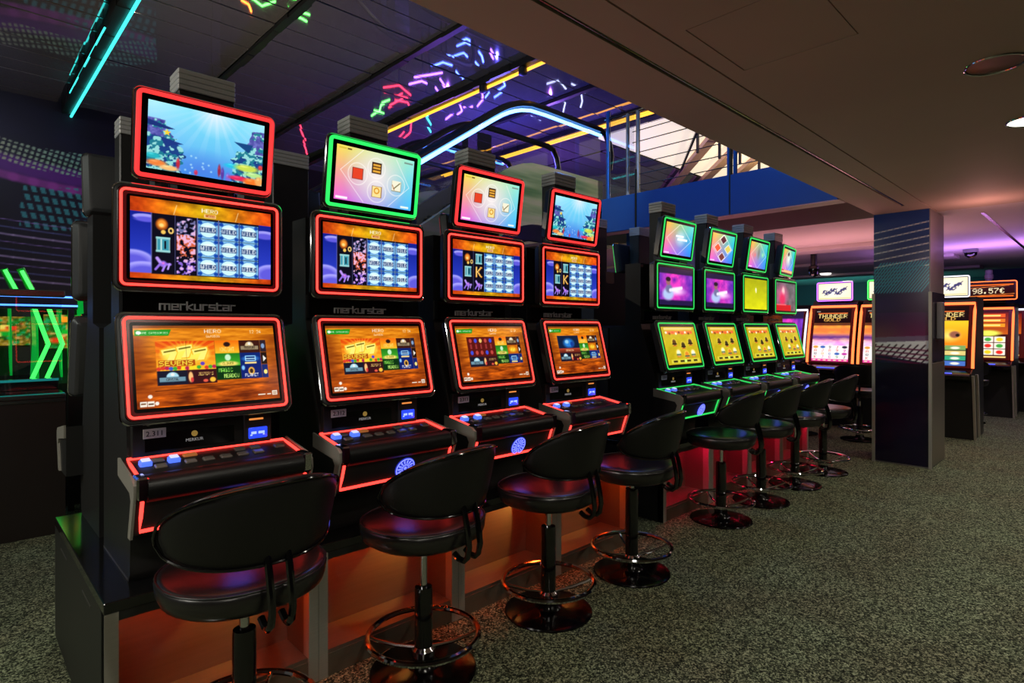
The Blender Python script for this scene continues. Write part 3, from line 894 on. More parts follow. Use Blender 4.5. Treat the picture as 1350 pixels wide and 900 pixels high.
# prints (not lit): the mural on the column, on the back walls and on the escalator cladding
PRINT = MA('printed_mural', 0, 0.16)
PRINTM = MA('printed_wall', 0, 0.5, spec=0.2)
def grid_lines(c, u0, v0, u1, v1, nu, nv, shear, col, wd, curve=0.0, al=1.0):
    for i in range(nv + 1):
        pts = [(u0 + (u1 - u0) * t, v0 + (v1 - v0) * i / nv + shear * (t - .5) + curve * math.sin(t * PI)) for t in np.linspace(0, 1, 9)]
        for p, q in zip(pts[:-1], pts[1:]):
            c.line(p, q, wd, col, al)
    for i in range(nu + 1):
        t = i / nu
        dv = shear * (t - .5) + curve * math.sin(t * PI)
        c.line((u0 + (u1 - u0) * t, v0 + dv), (u0 + (u1 - u0) * min(1.1, t + .12), v1 + dv), wd, col, al)
def pic_column(W, H):
    c = Cv(W, H, (16, 12, 34))
    c.vgrad(0, 0, 1, .28, (20, 44, 96), (30, 22, 60))
    for k in range(7):
        v = .055 + .028 * k
        c.line((0, v + .022), (1, v - .006), .0022, (230, 230, 240), .95)
    c.vgrad(0, .22, 1, .4, (26, 22, 60), (18, 12, 34))
    for k in range(22):
        c.line((-.3 + .055 * k, .32), (.15 + .055 * k, .2), .0022, (44, 140, 150), .9)
    for k in range(6):
        c.line((0, .225 + .014 * k), (.9 - .1 * k, .218 + .014 * k), .0022, (30, 100, 120), .9)
    c.vgrad(0, .4, 1, .5, (34, 14, 44), (60, 16, 50))
    c.poly([(0, .505), (1, .50), (1, .60), (0, .565)], (200, 198, 186))
    c.poly([(0, .50), (1, .49), (1, .51), (0, .52)], (70, 60, 80))
    for k in range(12):
        c.line((-.3 + .125 * k, .605), (.05 + .125 * k, .528), .0036, (20, 14, 24))
    for k in range(4):
        c.line((0, .535 + .016 * k), (1, .55 + .018 * k), .004, (60, 14, 40))
    c.vgrad(0, .6, 1, 1, (12, 10, 20), (14, 9, 26))
    c.a = np.clip(c.a * 1.75, 0, 255)
    return c
def pic_wall(W, H, wide=False):
    """dark mural of curved light bands and a perforated mesh"""
    c = Cv(W, H, (10, 10, 22))
    n = c.noise(8, 4, 91, 3)
    c.mix(n * .5, (30, 18, 60))
    def band(u0, v0, u1, v1, wd, col, al=.85, bow=.0):
        pts = [(u0 + (u1 - u0) * t, v0 + (v1 - v0) * t + bow * math.sin(t * PI)) for t in np.linspace(0, 1, 12)]
        for p, q in zip(pts[:-1], pts[1:]):
            c.line(p, q, wd, col, al)
    band(.0, .20, 1, .24, .035, (90, 34, 120), .8, .02)
    band(.0, .235, 1, .28, .016, (150, 60, 150), .8, .02)
    # pale mesh sweep
    m = np.clip(1 - np.abs(c.v - (.135 + .12 * c.u + .02 * np.sin(c.u * 6))) / (.03 + .015 * c.u), 0, 1)
    mesh = ((np.sin((c.u * 1.2 + c.v * .6) * 190) > -.3) & (np.sin((c.v - .12 * c.u) * 420) > -.4))
    col = np.stack([190 - 90 * c.u, 176 + 30 * c.u, 130 + 40 * c.u], -1)
    c.mix((m > .05) * mesh * .9, col)
    # teal mesh
    m2 = (c.v > .25 + .05 * (1 - c.u)) & (c.v < .42 - .02 * c.u) & (c.u > .30 + .25 * np.clip(.36 - c.v, 0, 1))
    mesh2 = (np.sin((c.u * 1.0 - c.v * .5) * 150) > -.2) & (np.sin((c.v - .03 * c.u) * 230) > -.45)
    c.mix(m2 * mesh2 * .85, (60, 150, 150))
    for k in range(9):
        v = .40 + .022 * k
        band(.0, v - .02, 1, v + .008, .0016 + .001 * (k % 3), ((150, 120, 190), (90, 96, 150), (170, 150, 190))[k % 3], .8, .006)
    band(0, .62, 1, .625, .008, (90, 120, 116), .8)
    return c
def pic_clad(W, H):
    c = Cv(W, H, (150, 150, 128))
    n = c.noise(8, 2.5, 95, 4)
    c.a = np.array((120, 124, 100)) + (n[..., None] - .4) * np.array((120, 150, 110))
    c.mix(np.clip(np.sin(c.v * 22 + n * 5), 0, 1) * .45, (96, 176, 90))
    c.mix(np.clip(np.sin(c.v * 15 + 2 + n * 6), 0, 1) * .35, (196, 170, 160))
    return c

# ------------------------------------------------------------------ the setting
CARPET = carpet()
CEIL = M('ceiling_paint', (178, 162, 146), 0.75, var=0.04, scale=3)
CEILF = M('far_ceiling_paint', (205, 195, 192), 0.7, var=0.04, scale=3)
DARK = M('dark_void', (10, 10, 11), 0.8)
NAVY = M('blue_fascia_paint', (34, 96, 190), 0.4, var=0.05, scale=4)
DARKW = M('dark_wall_paint', (30, 30, 34), 0.6)
struct('floor', bx('floor', CARPET, -5, 24, -7, 24, -0.1, 0.0), label='dark speckled green-grey carpet floor')

# low ceiling under the upper floor, with its joints as real gaps
m = MB()
px0, px1, py0, py1, g = 2.2, 2.74, 0.76, 1.24, 0.005
for x0, x1, y0, y1 in ((-5, px0 - g, -7, 1.33), (px1 + g, 7.55, -7, 1.33), (px0 - g, px1 + g, -7, py0 - g), (px0 - g, px1 + g, py1 + g, 1.33)):
    m.box(x0, x1, y0, y1, 2.68, 2.72)
ceil = struct('ceiling', m.mesh('ceiling', CEIL, 0), label='low matt grey-brown ceiling over the carpet aisle')
O('access_panel', bx('access_panel', CEIL, px0, px1, py0, py1, 2.681, 2.70), ceil)
O('beam_strip', bx('beam_strip', CEIL, -5, 7.55, 1.34, 1.497, 2.68, 2.72), ceil)
m = MB().box(-5, 6.95, 1.532, 1.85, 2.68, 2.72).box(6.95, 7.55, 1.497, 1.85, 2.68, 2.72)
O('beam_strip', m.mesh('beam_strip', CEIL, 0), ceil)
m = MB()
m.tube([(-5, 1.5145, 2.70), (6.95, 1.5145, 2.70)], .0165, n=12)
O('slot_channel', m.mesh('slot_channel', M('slot_metal', (120, 110, 105), 0.2, 1.0)), ceil)
struct('trim_1', MB().box(-5, 7.55, 1.80, 1.85, 2.721, 3.10).mesh('trim_1', M('void_edge_board', (90, 80, 70), 0.6), 0), label='edge board of the upper floor along the void')
struct('floor_upper', MB().box(-5, 24, -7, 1.80, 2.76, 3.1).box(6.15, 24, 1.80, 7.6, 2.98, 3.1).mesh('floor_upper', DARK, 0), label='slab of the upper floor')

# ceiling of the far bay, beyond the column
m = MB().box(7.56, 24, -7, 1.34, 2.69, 2.74)
m.box(7.56, 24, 1.34, 8.0, 2.69, 2.74)
far = struct('ceiling_far', m.mesh('ceiling_far', CEILF, 0), label='far ceiling lit pink and violet beyond the column')
for i, (x, d) in enumerate(((9.55, 0.05), (12.0, 0.05), (14.6, 0.05))):
    O('beam', bx('beam', CEILF, x, x + 0.5, 1.9, 8.0, 2.69 - d, 2.688), far)
O('slot_channel', bx('slot_channel', M('slot_metal'), 8.0, 12.5, 1.0, 1.035, 2.686, 2.692), far)
O('recess_panel', bx('recess_panel', M('recess_paint', (50, 56, 78), 0.6), 6.36, 7.55, 1.86, 8.0, 2.93, 2.97), far)
O('recess_edge', bx('recess_edge', CEILF, 7.50, 7.56, 1.86, 8.0, 2.69, 2.94), far)

# fascia of the upper floor across the void
fas = struct('trim_2', bx('trim_2', CEILF, 6.14, 6.36, 1.86, 7.6, 2.68, 2.72), label='blue fascia edge of the upper floor across the void')
for y0, y1 in ((1.862, 2.922), (2.938, 4.12), (4.14, 4.66)):
    O('fascia_panel', bx('fascia_panel', NAVY, 6.10, 6.14, y0, y1, 2.675, 3.11, b=0.003), fas)
O('fascia_joint', bx('fascia_joint', BLACK, 6.105, 6.16, 2.922, 2.938, 2.68, 3.4), fas)
O('fascia_joint', bx('fascia_joint', BLACK, 6.09, 6.16, 4.12, 4.14, 2.66, 3.4), fas)
O('fascia_back', bx('fascia_back', BLACK, 6.145, 6.2, 1.86, 4.66, 2.72, 3.1), fas)
# blue wall piece standing below the fascia
struct('wall_stub', bx('wall_stub', NAVY, 7.0, 7.4, 4.05, 4.9, 0.0, 2.92), label='blue painted wall pier below the upper floor')

# walls
wl = struct('wall_left', bx('wall_left', M('navy_wall_paint', (16, 18, 28), 0.7), -6, 3.6, 11.62, 11.75, 0, 5.1), label='dark hall wall with a printed mural of light bands')
O('mural', picture_mesh('mural', pic_wall(170, 360), 2.6, 5.05, PRINTM), wl, (1.3, 11.60, 2.53))
struct('wall_back', bx('wall_back', DARKW, 3.6, 24, 23.4, 23.6, 0, 5.2), label='dark wall at the end of the hall')
struct('wall_side', bx('wall_side', DARKW, 3.5, 3.65, 11.6, 23.5, 0, 5.2), label='dark return wall of the hall')
struct('wall_far', bx('wall_far', M('far_wall_paint', (70, 96, 100), 0.6), 18.0, 18.2, 1.9, 24, 0, 2.69), label='teal lit wall behind the far machines')
bw = struct('wall_blue', bx('wall_blue', M('blue_wall_paint', (40, 44, 120), 0.6), 16.0, 16.2, -7, 1.9, 0, 2.69), label='blue violet wall beside the far machines')
O('mural', picture_mesh('mural', pic_wall(90, 60), 3.0, 1.0, PRINTM), bw, (15.98, 0.6, 1.4), (0, 0, R(-90)))
struct('wall_right', bx('wall_right', M('right_wall_paint', (110, 100, 92), 0.7), -5, 16, -7.1, -7.0, 0, 2.7), label='plain wall on the right of the aisle')
struct('wall_near', bx('wall_near', M('near_wall_paint', (110, 100, 92), 0.7), -5.1, -5.0, -7, 2.0, 0, 2.7), label='plain wall behind the viewer')

# high mirrored slat ceiling of the void; the slats sag by fractions of a degree, so reflections break up
SLAT = M('mirror_slat', (176, 172, 176), 0.03, 0.72, var=0.10, scale=1.5)
BEAMS = [-0.1, 1.35, 2.8, 4.33, 5.5, 6.8, 8.05, 9.5]
up = struct('ceiling_high', bx('ceiling_high', DARK, -3, 24, 1.85, 23.5, 5.06, 5.12), label='high mirrored slat ceiling over the escalator void')
slats = {}
rs = random.Random(3)
xs_ = [-1.6] + BEAMS + [13.6]
for i in range(len(xs_) - 1):
    x0, x1 = xs_[i] + 0.04, xs_[i + 1] - 0.04
    L = round(x1 - x0, 3)
    y = 1.95
    while y < 12.6:
        if x0 < 8.6 or y > 6.7:
            me = C(('slat', L), lambda: bx('slat', SLAT, -L / 2, L / 2, -0.196, 0.196, 0, 0.016, b=0.003))
            O('slat', me, up, ((x0 + x1) / 2, y + 0.2, 5.0 + rs.uniform(0, .012)), (R(rs.uniform(-.5, .5)), R(rs.uniform(-.25, .25)), 0))
        y += 0.41
for x in BEAMS[1:-1]:
    b = tag(O('ceiling_beam', None, None, (x, 2.0, 4.84)), None, 'beam', 'black beams under the mirrored ceiling')
    m = MB()
    r2 = random.Random(int(x * 100))
    y = 0.0
    lit_ = x in (1.35, 5.5, 8.05)
    hw, zb = ((0.072, 0.0) if x == 1.35 else (0.058, 0.06)) if lit_ else (0.042, 0.105)
    while y < 10.4:
        m.box(-hw + r2.uniform(-.012, .012), hw + r2.uniform(-.012, .012), y, y + 0.41, zb + r2.uniform(0, 0.015), 0.16)
        y += 0.41
    O('channel', m.mesh('channel', BLACK, 0), b)
    lab = {1.35: 'black ceiling beam carrying two cyan neon tubes', 2.8: 'unlit black ceiling beam above the first machine', 4.33: 'unlit black ceiling beam before the yellow neon beam', 5.5: 'black ceiling beam with a yellow neon tube above the escalator', 6.8: 'unlit black ceiling beam over the escalator landing', 8.05: 'black ceiling beam with twin yellow tubes beyond the railing'}[x]
    b['label'] = lab
    if x == 1.35:
        O('neon_tube', MB().tube([(0.06, 1.5, -0.02), (0.06, 9.7, -0.02)], 0.018).mesh('neon_tube', NEON['cyan']), b)
        O('neon_tube', MB().tube([(-0.07, 6.0, 0.02), (-0.075, 8.6, 0.03)], 0.010).mesh('neon_tube', NEON['cyan']), b)
    elif x in (5.5, 8.05):
        O('neon_tube', MB().tube([(0.046, 0.3, 0.045), (0.046, 8.6, 0.045)], 0.022).mesh('neon_tube', NEON['yellow']), b)
        if x == 5.5:
            for yy in (3.5, 4.3):
                O('clamp', MB().lathe([(0.02, -.10), (0.06, -.08), (0.06, 0.0), (0.03, 0.02)], 12, (0, yy, .06)).mesh('clamp', BLACK), b)
        else:
            O('neon_tube', MB().tube([(-0.045, 0.3, 0.045), (-0.045, 8.6, 0.045)], 0.015).mesh('neon_tube', NEON['yellow']), b)

# luminous ceiling of the upper floor with diagonal timber boards
lum = struct('ceiling_luminous', bx('ceiling_luminous', M('luminous_panel', (240, 230, 210), 0.6, emis=(1.0, 0.86, 0.62), es=0.85), 8.75, 23, 2.0, 6.75, 4.98, 5.02), label='luminous cream ceiling of the upper floor')
WOOD = M('warm_timber', (206, 166, 122), 0.5, var=0.3, scale=5, aniso=(1, 12, 12))
for k in range(11):
    o = O('timber_board', C('tb', lambda: bx('timber_board', WOOD, -3.2, 3.2, -0.09, 0.09, -0.05, 0.05)), lum, (12.3 + k * 0.36, 7.2 - k * 0.52, 4.90), (0, 0, R(42)))
for k in range(4):
    O('hanger', C('hg', lambda: bx('hanger', BLACK, -0.02, 0.02, -0.02, 0.02, -0.42, 0.0)), lum, (9.6 + k * 0.62, 5.2 - k * .1, 4.98))
O('cross_bar', bx('cross_bar', BLACK, -2.4, 2.4, -0.02, 0.02, -0.02, 0.02), lum, (11.2, 6.4, 4.9), (0, 0, R(36)))

# downlights
for (x, y) in DOWN_ON + DOWN_OFF:
    on = (x, y) in DOWN_ON
    if (x, y) not in ((4.62, 0.36), (3.52, 0.40)):
        continue
    d = E('recessed_downlight', (x, y, 2.68), label='lit round downlight in the low ceiling at the right edge' if on else 'unlit round downlight in the low ceiling nearest the viewer', cat='downlight', group='round ceiling downlights')
    O('trim_ring', MB().tube([(0.115 * math.cos(2 * PI * k / 32), 0.115 * math.sin(2 * PI * k / 32), -0.002) for k in range(32)], 0.006, True).mesh('trim_ring', CHROME), d)
    O('lens', MB().lathe([(0.001, -0.001), (0.108, -0.0015), (0.11, 0.0), (0.001, 0.0)], 32).mesh('lens', M('downlight_glow', (250, 240, 220), 0.4, emis=(1.0, 0.92, 0.75), es=3.0) if on else M('downlight_reflector', (150, 110, 100), 0.18, 0.9)), d)
# round far downlights
for k, (x, y) in enumerate(((14.4, 4.64), (17.2, 5.0))):
    d = tag(O('flush_ceiling_light', MB().lathe([(0.001, -0.03), (0.1, -0.03), (0.12, 0)], 20).mesh('flush_ceiling_light', M('flush_glow', (250, 240, 230), 0.4, emis=(1, .95, .9), es=2.0)), None, (x, y, 2.69)), ('nearer', 'farther')[k] + ' small round light on the far pink ceiling above the horned-beast signs', 'ceiling light', 'small far ceiling lights')
    d['label'] = ('nearer', 'farther')[k] + ' small white light on the far pink ceiling'
# dome camera and sensor on the far ceiling
d = E('dome_camera', (11.6, 1.62, 2.69), label='dark dome camera on the violet ceiling right of the column', cat='camera')
O('base', MB().lathe([(0.10, 0.0), (0.10, -0.05), (0.09, -0.055)], 24).mesh('base', GREYP), d)
O('dome', MB().lathe([(0.085, -0.055), (0.08, -0.09), (0.06, -0.12), (0.03, -0.135), (0.002, -0.14)], 24).mesh('dome', BLACKG), d)
d = E('dome_camera', (10.3, 3.5, 2.69), label='black camera hanging left of the first beast sign', cat='camera')
O('base', MB().lathe([(0.05, 0.0), (0.05, -0.22), (0.045, -0.23)], 16).mesh('base', BLACK), d)
O('dome', MB().lathe([(0.075, -0.22), (0.085, -0.3), (0.06, -0.38), (0.01, -0.4)], 20).mesh('dome', BLACKG), d)

# column
col = E('column', (7.25, 1.335, 0), label='square column clad in dark printed panels between the machine banks', cat='column')
O('core', bx('core', M('column_steel', (150, 144, 146), 0.35, 0.4, var=0.05, scale=3), 0.02, 0.68, 0.01, 0.52, 0, 2.68), col)
O('printed_panel', picture_mesh('printed_panel', pic_column(60, 300), 0.50, 2.66, PRINT), col, (0.012, 0.268, 1.345), (0, 0, R(-90)))
O('corner_trim', bx('corner_trim', SILVER, -0.004, 0.03, -0.004, 0.022, 0, 1.82), col)
O('corner_trim', bx('corner_trim', SILVER, -0.004, 0.03, 0.505, 0.533, 0, 1.82), col)
O('side_panel', bx('side_panel', M('column_side_gloss', (70, 66, 78), 0.14, 0.4), 0.06, 0.66, -0.002, 0.012, 1.10, 1.82), col)
O('side_panel', bx('side_panel', M('column_side_steel', (150, 142, 130), 0.35, 0.7), 0.06, 0.66, -0.002, 0.012, 0.02, 1.08), col)
O('power_box', bx('power_box', GREYP, 0.2, 0.32, -0.06, -0.002, 1.33, 1.72, b=0.01), col)

# escalators
CLAD = bpy.data.materials.new('escalator_cladding')
CLAD.use_nodes = True
nt = CLAD.node_tree
b = nt.nodes['Principled BSDF']
b.inputs['Roughness'].default_value = 0.3
b.inputs['Metallic'].default_value = 0.25
tc = nt.nodes.new('ShaderNodeTexCoord')
mp = nt.nodes.new('ShaderNodeMapping')
mp.inputs['Scale'].default_value = (0.5, 1, 4.5)
nz = nt.nodes.new('ShaderNodeTexNoise')
nz.inputs['Scale'].default_value = 1.3
nz.inputs['Detail'].default_value = 3
cr = nt.nodes.new('ShaderNodeValToRGB')
e = cr.color_ramp.elements
e[0].position, e[0].color = 0.3, lin((60, 110, 66)) + (1,)
e[1].position, e[1].color = 0.7, lin((196, 176, 164)) + (1,)
e.new(0.5).color = lin((150, 164, 128)) + (1,)
nt.links.new(tc.outputs['Object'], mp.inputs[0])
nt.links.new(mp.outputs[0], nz.inputs['Vector'])
nt.links.new(nz.outputs['Fac'], cr.inputs[0])
nt.links.new(cr.outputs[0], b.inputs['Base Color'])
GLASS = MG('clear_glass', (0.86, 0.90, 0.94))
RUB = M('black_rubber', (16, 16, 17), 0.3, coat=0.3)
def hz(x):
    return min(4.1, max(1.5, 4.1 - 0.68 * (4.75 - x)))
def escalator(y0, label, lit):
    e = E('escalator', (0, y0, 0), label=label, cat='escalator', group='parallel escalators')
    xs = [0.78, 1.0] + [1.3 + 0.3 * k for k in range(10)] + [4.35, 4.5, 4.6, 4.7, 4.8, 4.95, 5.2, 5.8, 6.3]
    def hs(x):   # smoothed handrail height
        return sum(hz(x + d) for d in (-.3, -.2, -.1, 0, .1, .2, .3)) / 7
    for yy, nm in ((0, 'near'), (0.96, 'far')):
        path = [(x, yy, hs(x)) for x in xs]
        path += [(6.42, yy, hs(6.3) - .03), (6.5, yy, hs(6.3) - .14), (6.54, yy, hs(6.3) - .3), (6.5, yy, hs(6.3) - .5)]
        O('handrail', MB().tube(path, 0.042).mesh('handrail', RUB), e)
        lp = [(x, yy - 0.01, hs(x) - 0.075) for x in xs if 0.95 < x]
        mat = NEON['skyblue'] if lit else NEON['blue']
        if yy == 0:
            O('light_tube', MB().tube(lp, 0.02 if lit else 0.014).mesh('light_tube', mat), e)
        g_ = MB()
        for xa, xb in zip(xs[1:-1], xs[2:]):
            g_.add([(xa, yy, hs(xa) - .72), (xb, yy, hs(xb) - .72), (xb, yy, hs(xb) - .09), (xa, yy, hs(xa) - .09)], [(0, 1, 2, 3)])
        O('balustrade_glass', g_.mesh('balustrade_glass', GLASS), e)
        c_ = MB()
        for xa, xb in zip(xs[:-1], xs[1:]):
            c_.add([(xa, yy - .04, max(0.02, hs(xa) - 1.42)), (xb, yy - .04, max(0.02, hs(xb) - 1.42)), (xb, yy - .04, hs(xb) - .70), (xa, yy - .04, hs(xa) - .70), (xa, yy + .04, max(0.02, hs(xa) - 1.42)), (xb, yy + .04, max(0.02, hs(xb) - 1.42)), (xb, yy + .04, hs(xb) - .70), (xa, yy + .04, hs(xa) - .70)], [(0, 1, 2, 3), (4, 7, 6, 5), (3, 2, 6, 7), (0, 4, 5, 1)])
        O('truss_cladding', c_.mesh('truss_cladding', CLAD if yy == 0 else BLACK), e)
    c_ = MB()
    for xa, xb in zip(xs[:-1], xs[1:]):
        c_.add([(xa, 0, max(0.02, hs(xa) - 1.42)), (xb, 0, max(0.02, hs(xb) - 1.42)), (xb, .96, max(0.02, hs(xb) - 1.42)), (xa, .96, max(0.02, hs(xa) - 1.42))], [(0, 1, 2, 3)])
    O('underside', c_.mesh('underside', BLACK), e)
    for k in range(12):
        x = 1.3 + 0.28 * k
        O('step', C('step', lambda: bx('step', M('step_metal', (110, 110, 112), 0.4, 0.8), 0, 0.30, 0.08, 0.88, -0.2, 0)), e, (x, 0, hs(x + .15) - 0.98))
    return e
escalator(4.83, 'escalator with sky-blue light tube under its rounded handrail', True)
escalator(6.75, 'escalator seen behind the one with the sky-blue light tube', False)
struct('floor_landing', bx('floor_landing', BLACK, 0.78, 1.5, 4.75, 7.8, 0.0, 0.08), label='lower landing plate of the escalators')

# railing of the upper floor
r = E('railing', (6.13, 0, 3.11), label='steel and glass railing with thin horizontal wires above the blue fascia', cat='railing')
BPOST = M('blue_post', (40, 110, 200), 0.35, 0.3)
for y, mm, rr in ((4.57, BPOST, .028), (4.27, SILVER, .022), (4.12, SILVER, .026), (2.95, BPOST, .022), (2.88, BPOST, .022), (1.9, SILVER, .02)):
    O('post', MB().tube([(0, y, -0.25), (0, y, 1.02 if y < 4.5 else 1.12)], rr, n=10).mesh('post', mm), r)
for k in range(7):
    O('wire', C('wire', lambda: MB().tube([(0, 1.87, 0), (0, 4.2, 0)], 0.006, n=5).mesh('wire', M('railing_wire', (90, 92, 100), 0.3, 0.8))), r, (0, 0, 0.10 + 0.135 * k))
O('top_rail', MB().tube([(0, 1.87, 1.03), (0, 4.62, 1.03)], 0.02, n=8).mesh('top_rail', BLACKG), r)
O('glass_panel', bx('glass_panel', GLASS, -0.02, -0.012, 4.16, 4.54, 0.05, 1.0), r)

# ------------------------------------------------------------------ slot machines of the two double-sided banks
BAND = {'red': M('red_halo', (40, 8, 8), 0.25, emis=(.062, .0015, .002), es=1), 'greenb': M('green_halo', (6, 30, 10), 0.25, emis=(.001, .030, .005), es=1)}  # the tubes' halo on the bezel, put in as a faintly glowing ring
def display(parent, name, W, H, loc, tilt, neon, pic, sw, sh, rz=0, tube=0.0052, inset=0.021, band=True, detail=True, rad=0.03, shiftx=0, depth=0.07):
    def housing():
        m = MB()
        rings = []
        for y, ins in ((depth, 0.03), (depth - 0.008, 0.016), (0.012, 0.0), (0.004, 0.003), (0.0, 0.009)):
            rings.append([(x, y, z) for x, z in rrect(W - 2 * ins, H - 2 * ins, max(0.006, rad - ins), 5)])
        return m.loft(rings).mesh(name, CHAR)
    p = O(name, C(('housing', name, W, H), housing), parent, loc, (R(tilt), 0, R(rz)))
    def bezel():
        return MB().loft([[(x, y, z) for x, z in rrect(W - 2 * i, H - 2 * i, rad - 0.008, 5)] for y, i in ((0.0, 0.010), (-0.003, 0.012))]).mesh('bezel', BEZEL)
    O('bezel', C(('bezel', W, H), bezel), p)
    def ntube():
        return MB().tube([(x, -0.004, z) for x, z in rrect(W - 2 * inset, H - 2 * inset, rad * .55, 4)], tube, True, 6).mesh('neon_tube', NEON[neon])
    O('neon_tube', C(('ntube', W, H, neon, inset, tube), ntube), p)
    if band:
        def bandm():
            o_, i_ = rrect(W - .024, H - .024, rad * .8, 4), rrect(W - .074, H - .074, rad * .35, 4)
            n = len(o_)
            return MB().add([(x, -.0034, z) for x, z in o_ + i_], [(k, (k + 1) % n, n + (k + 1) % n, n + k) for k in range(n)]).mesh('halo_band', BAND[neon])
        O('halo_band', C(('band', W, H, neon), bandm), p)
    if detail:
        def trim():
            return MB().tube([(x, 0.009, z) for x, z in rrect(W + .002, H + .002, rad, 5)], 0.0042, True, 6).mesh('chrome_trim', CHROME)
        O('chrome_trim', C(('trim', W, H), trim), p)
    if pic is not None:
        pic = C(('pic', id(pic), sw, sh, neon == 'greenb'), lambda: picture_mesh('screen', pic, sw, sh, SCR if neon != 'greenb' else SCRF))
        O('screen', pic, p, (shiftx, -0.0045, 0))
    return p

CAB = [(0, 0), (.454, 0), (.454, .895), (.302, .915), (.302, 1.40), (.161, 1.40), (.161, .93), (.035, .53), (.02, .42), (-.03, .17), (-.02, .03)]
DECK = [(.04, .43), (-.185, .392), (-.208, .378), (-.212, .355), (-.158, .205), (-.142, .195), (.04, .195)]
def dtop(y):
    return .392 + (y + .185) * .169
def dfront(z):
    return -.158 - (z - .205) * .36
BUTTON_DARK = M('button_smoke', (120, 112, 106), 0.25, coat=0.4)
BUTTON_AMBER = M('button_amber', (150, 80, 30), 0.3, emis=(0.25, 0.08, 0.02), es=1.0)
PLATE = M('number_plate', (240, 238, 232), 0.5)
INK = M('plate_ink', (24, 22, 22), 0.6)
LOGO = M('logo_metal', (235, 232, 232), 0.35, 0.0)
TRIMM = M('edge_trim', (120, 116, 110), 0.35, 0.8)
GOLDM = M('gold_print', (190, 150, 60), 0.4, emis=(.20, .13, .03), es=1)
WHITEP = M('white_print', (190, 190, 190), 0.5, emis=(.12, .12, .12), es=1)
BLED = M('bill_led', (10, 20, 90), 0.2, emis=(0.03, 0.08, 1.3), es=1.0)
BLEDC = M('bill_led_core', (90, 110, 200), 0.2, emis=(0.5, 0.65, 1.6), es=1.0)
ORLED = M('amber_led', (120, 60, 20), 0.3, emis=(0.9, 0.28, 0.06), es=1.0)
EM_MATS = {}
def cabinet_mesh():
    m = MB()
    m.prism(CAB, -.256, .25, 'x')
    return m.mesh('cabinet', BLACK)
def mast_mesh():
    return MB().bbox(-.105, .105, .085, .20, 1.38, 1.815, b=.006).mesh('mast', BLACK)
def rib_mesh():
    m = MB()
    for k in range(4):
        m.bbox(-.105, .105, .082, .203, 1.815 + .0205 * k, 1.8345 + .0205 * k, b=.003)
    return m.mesh('ribbed_cap', M('cap_metal', (205, 205, 202), 0.35, 0.2))
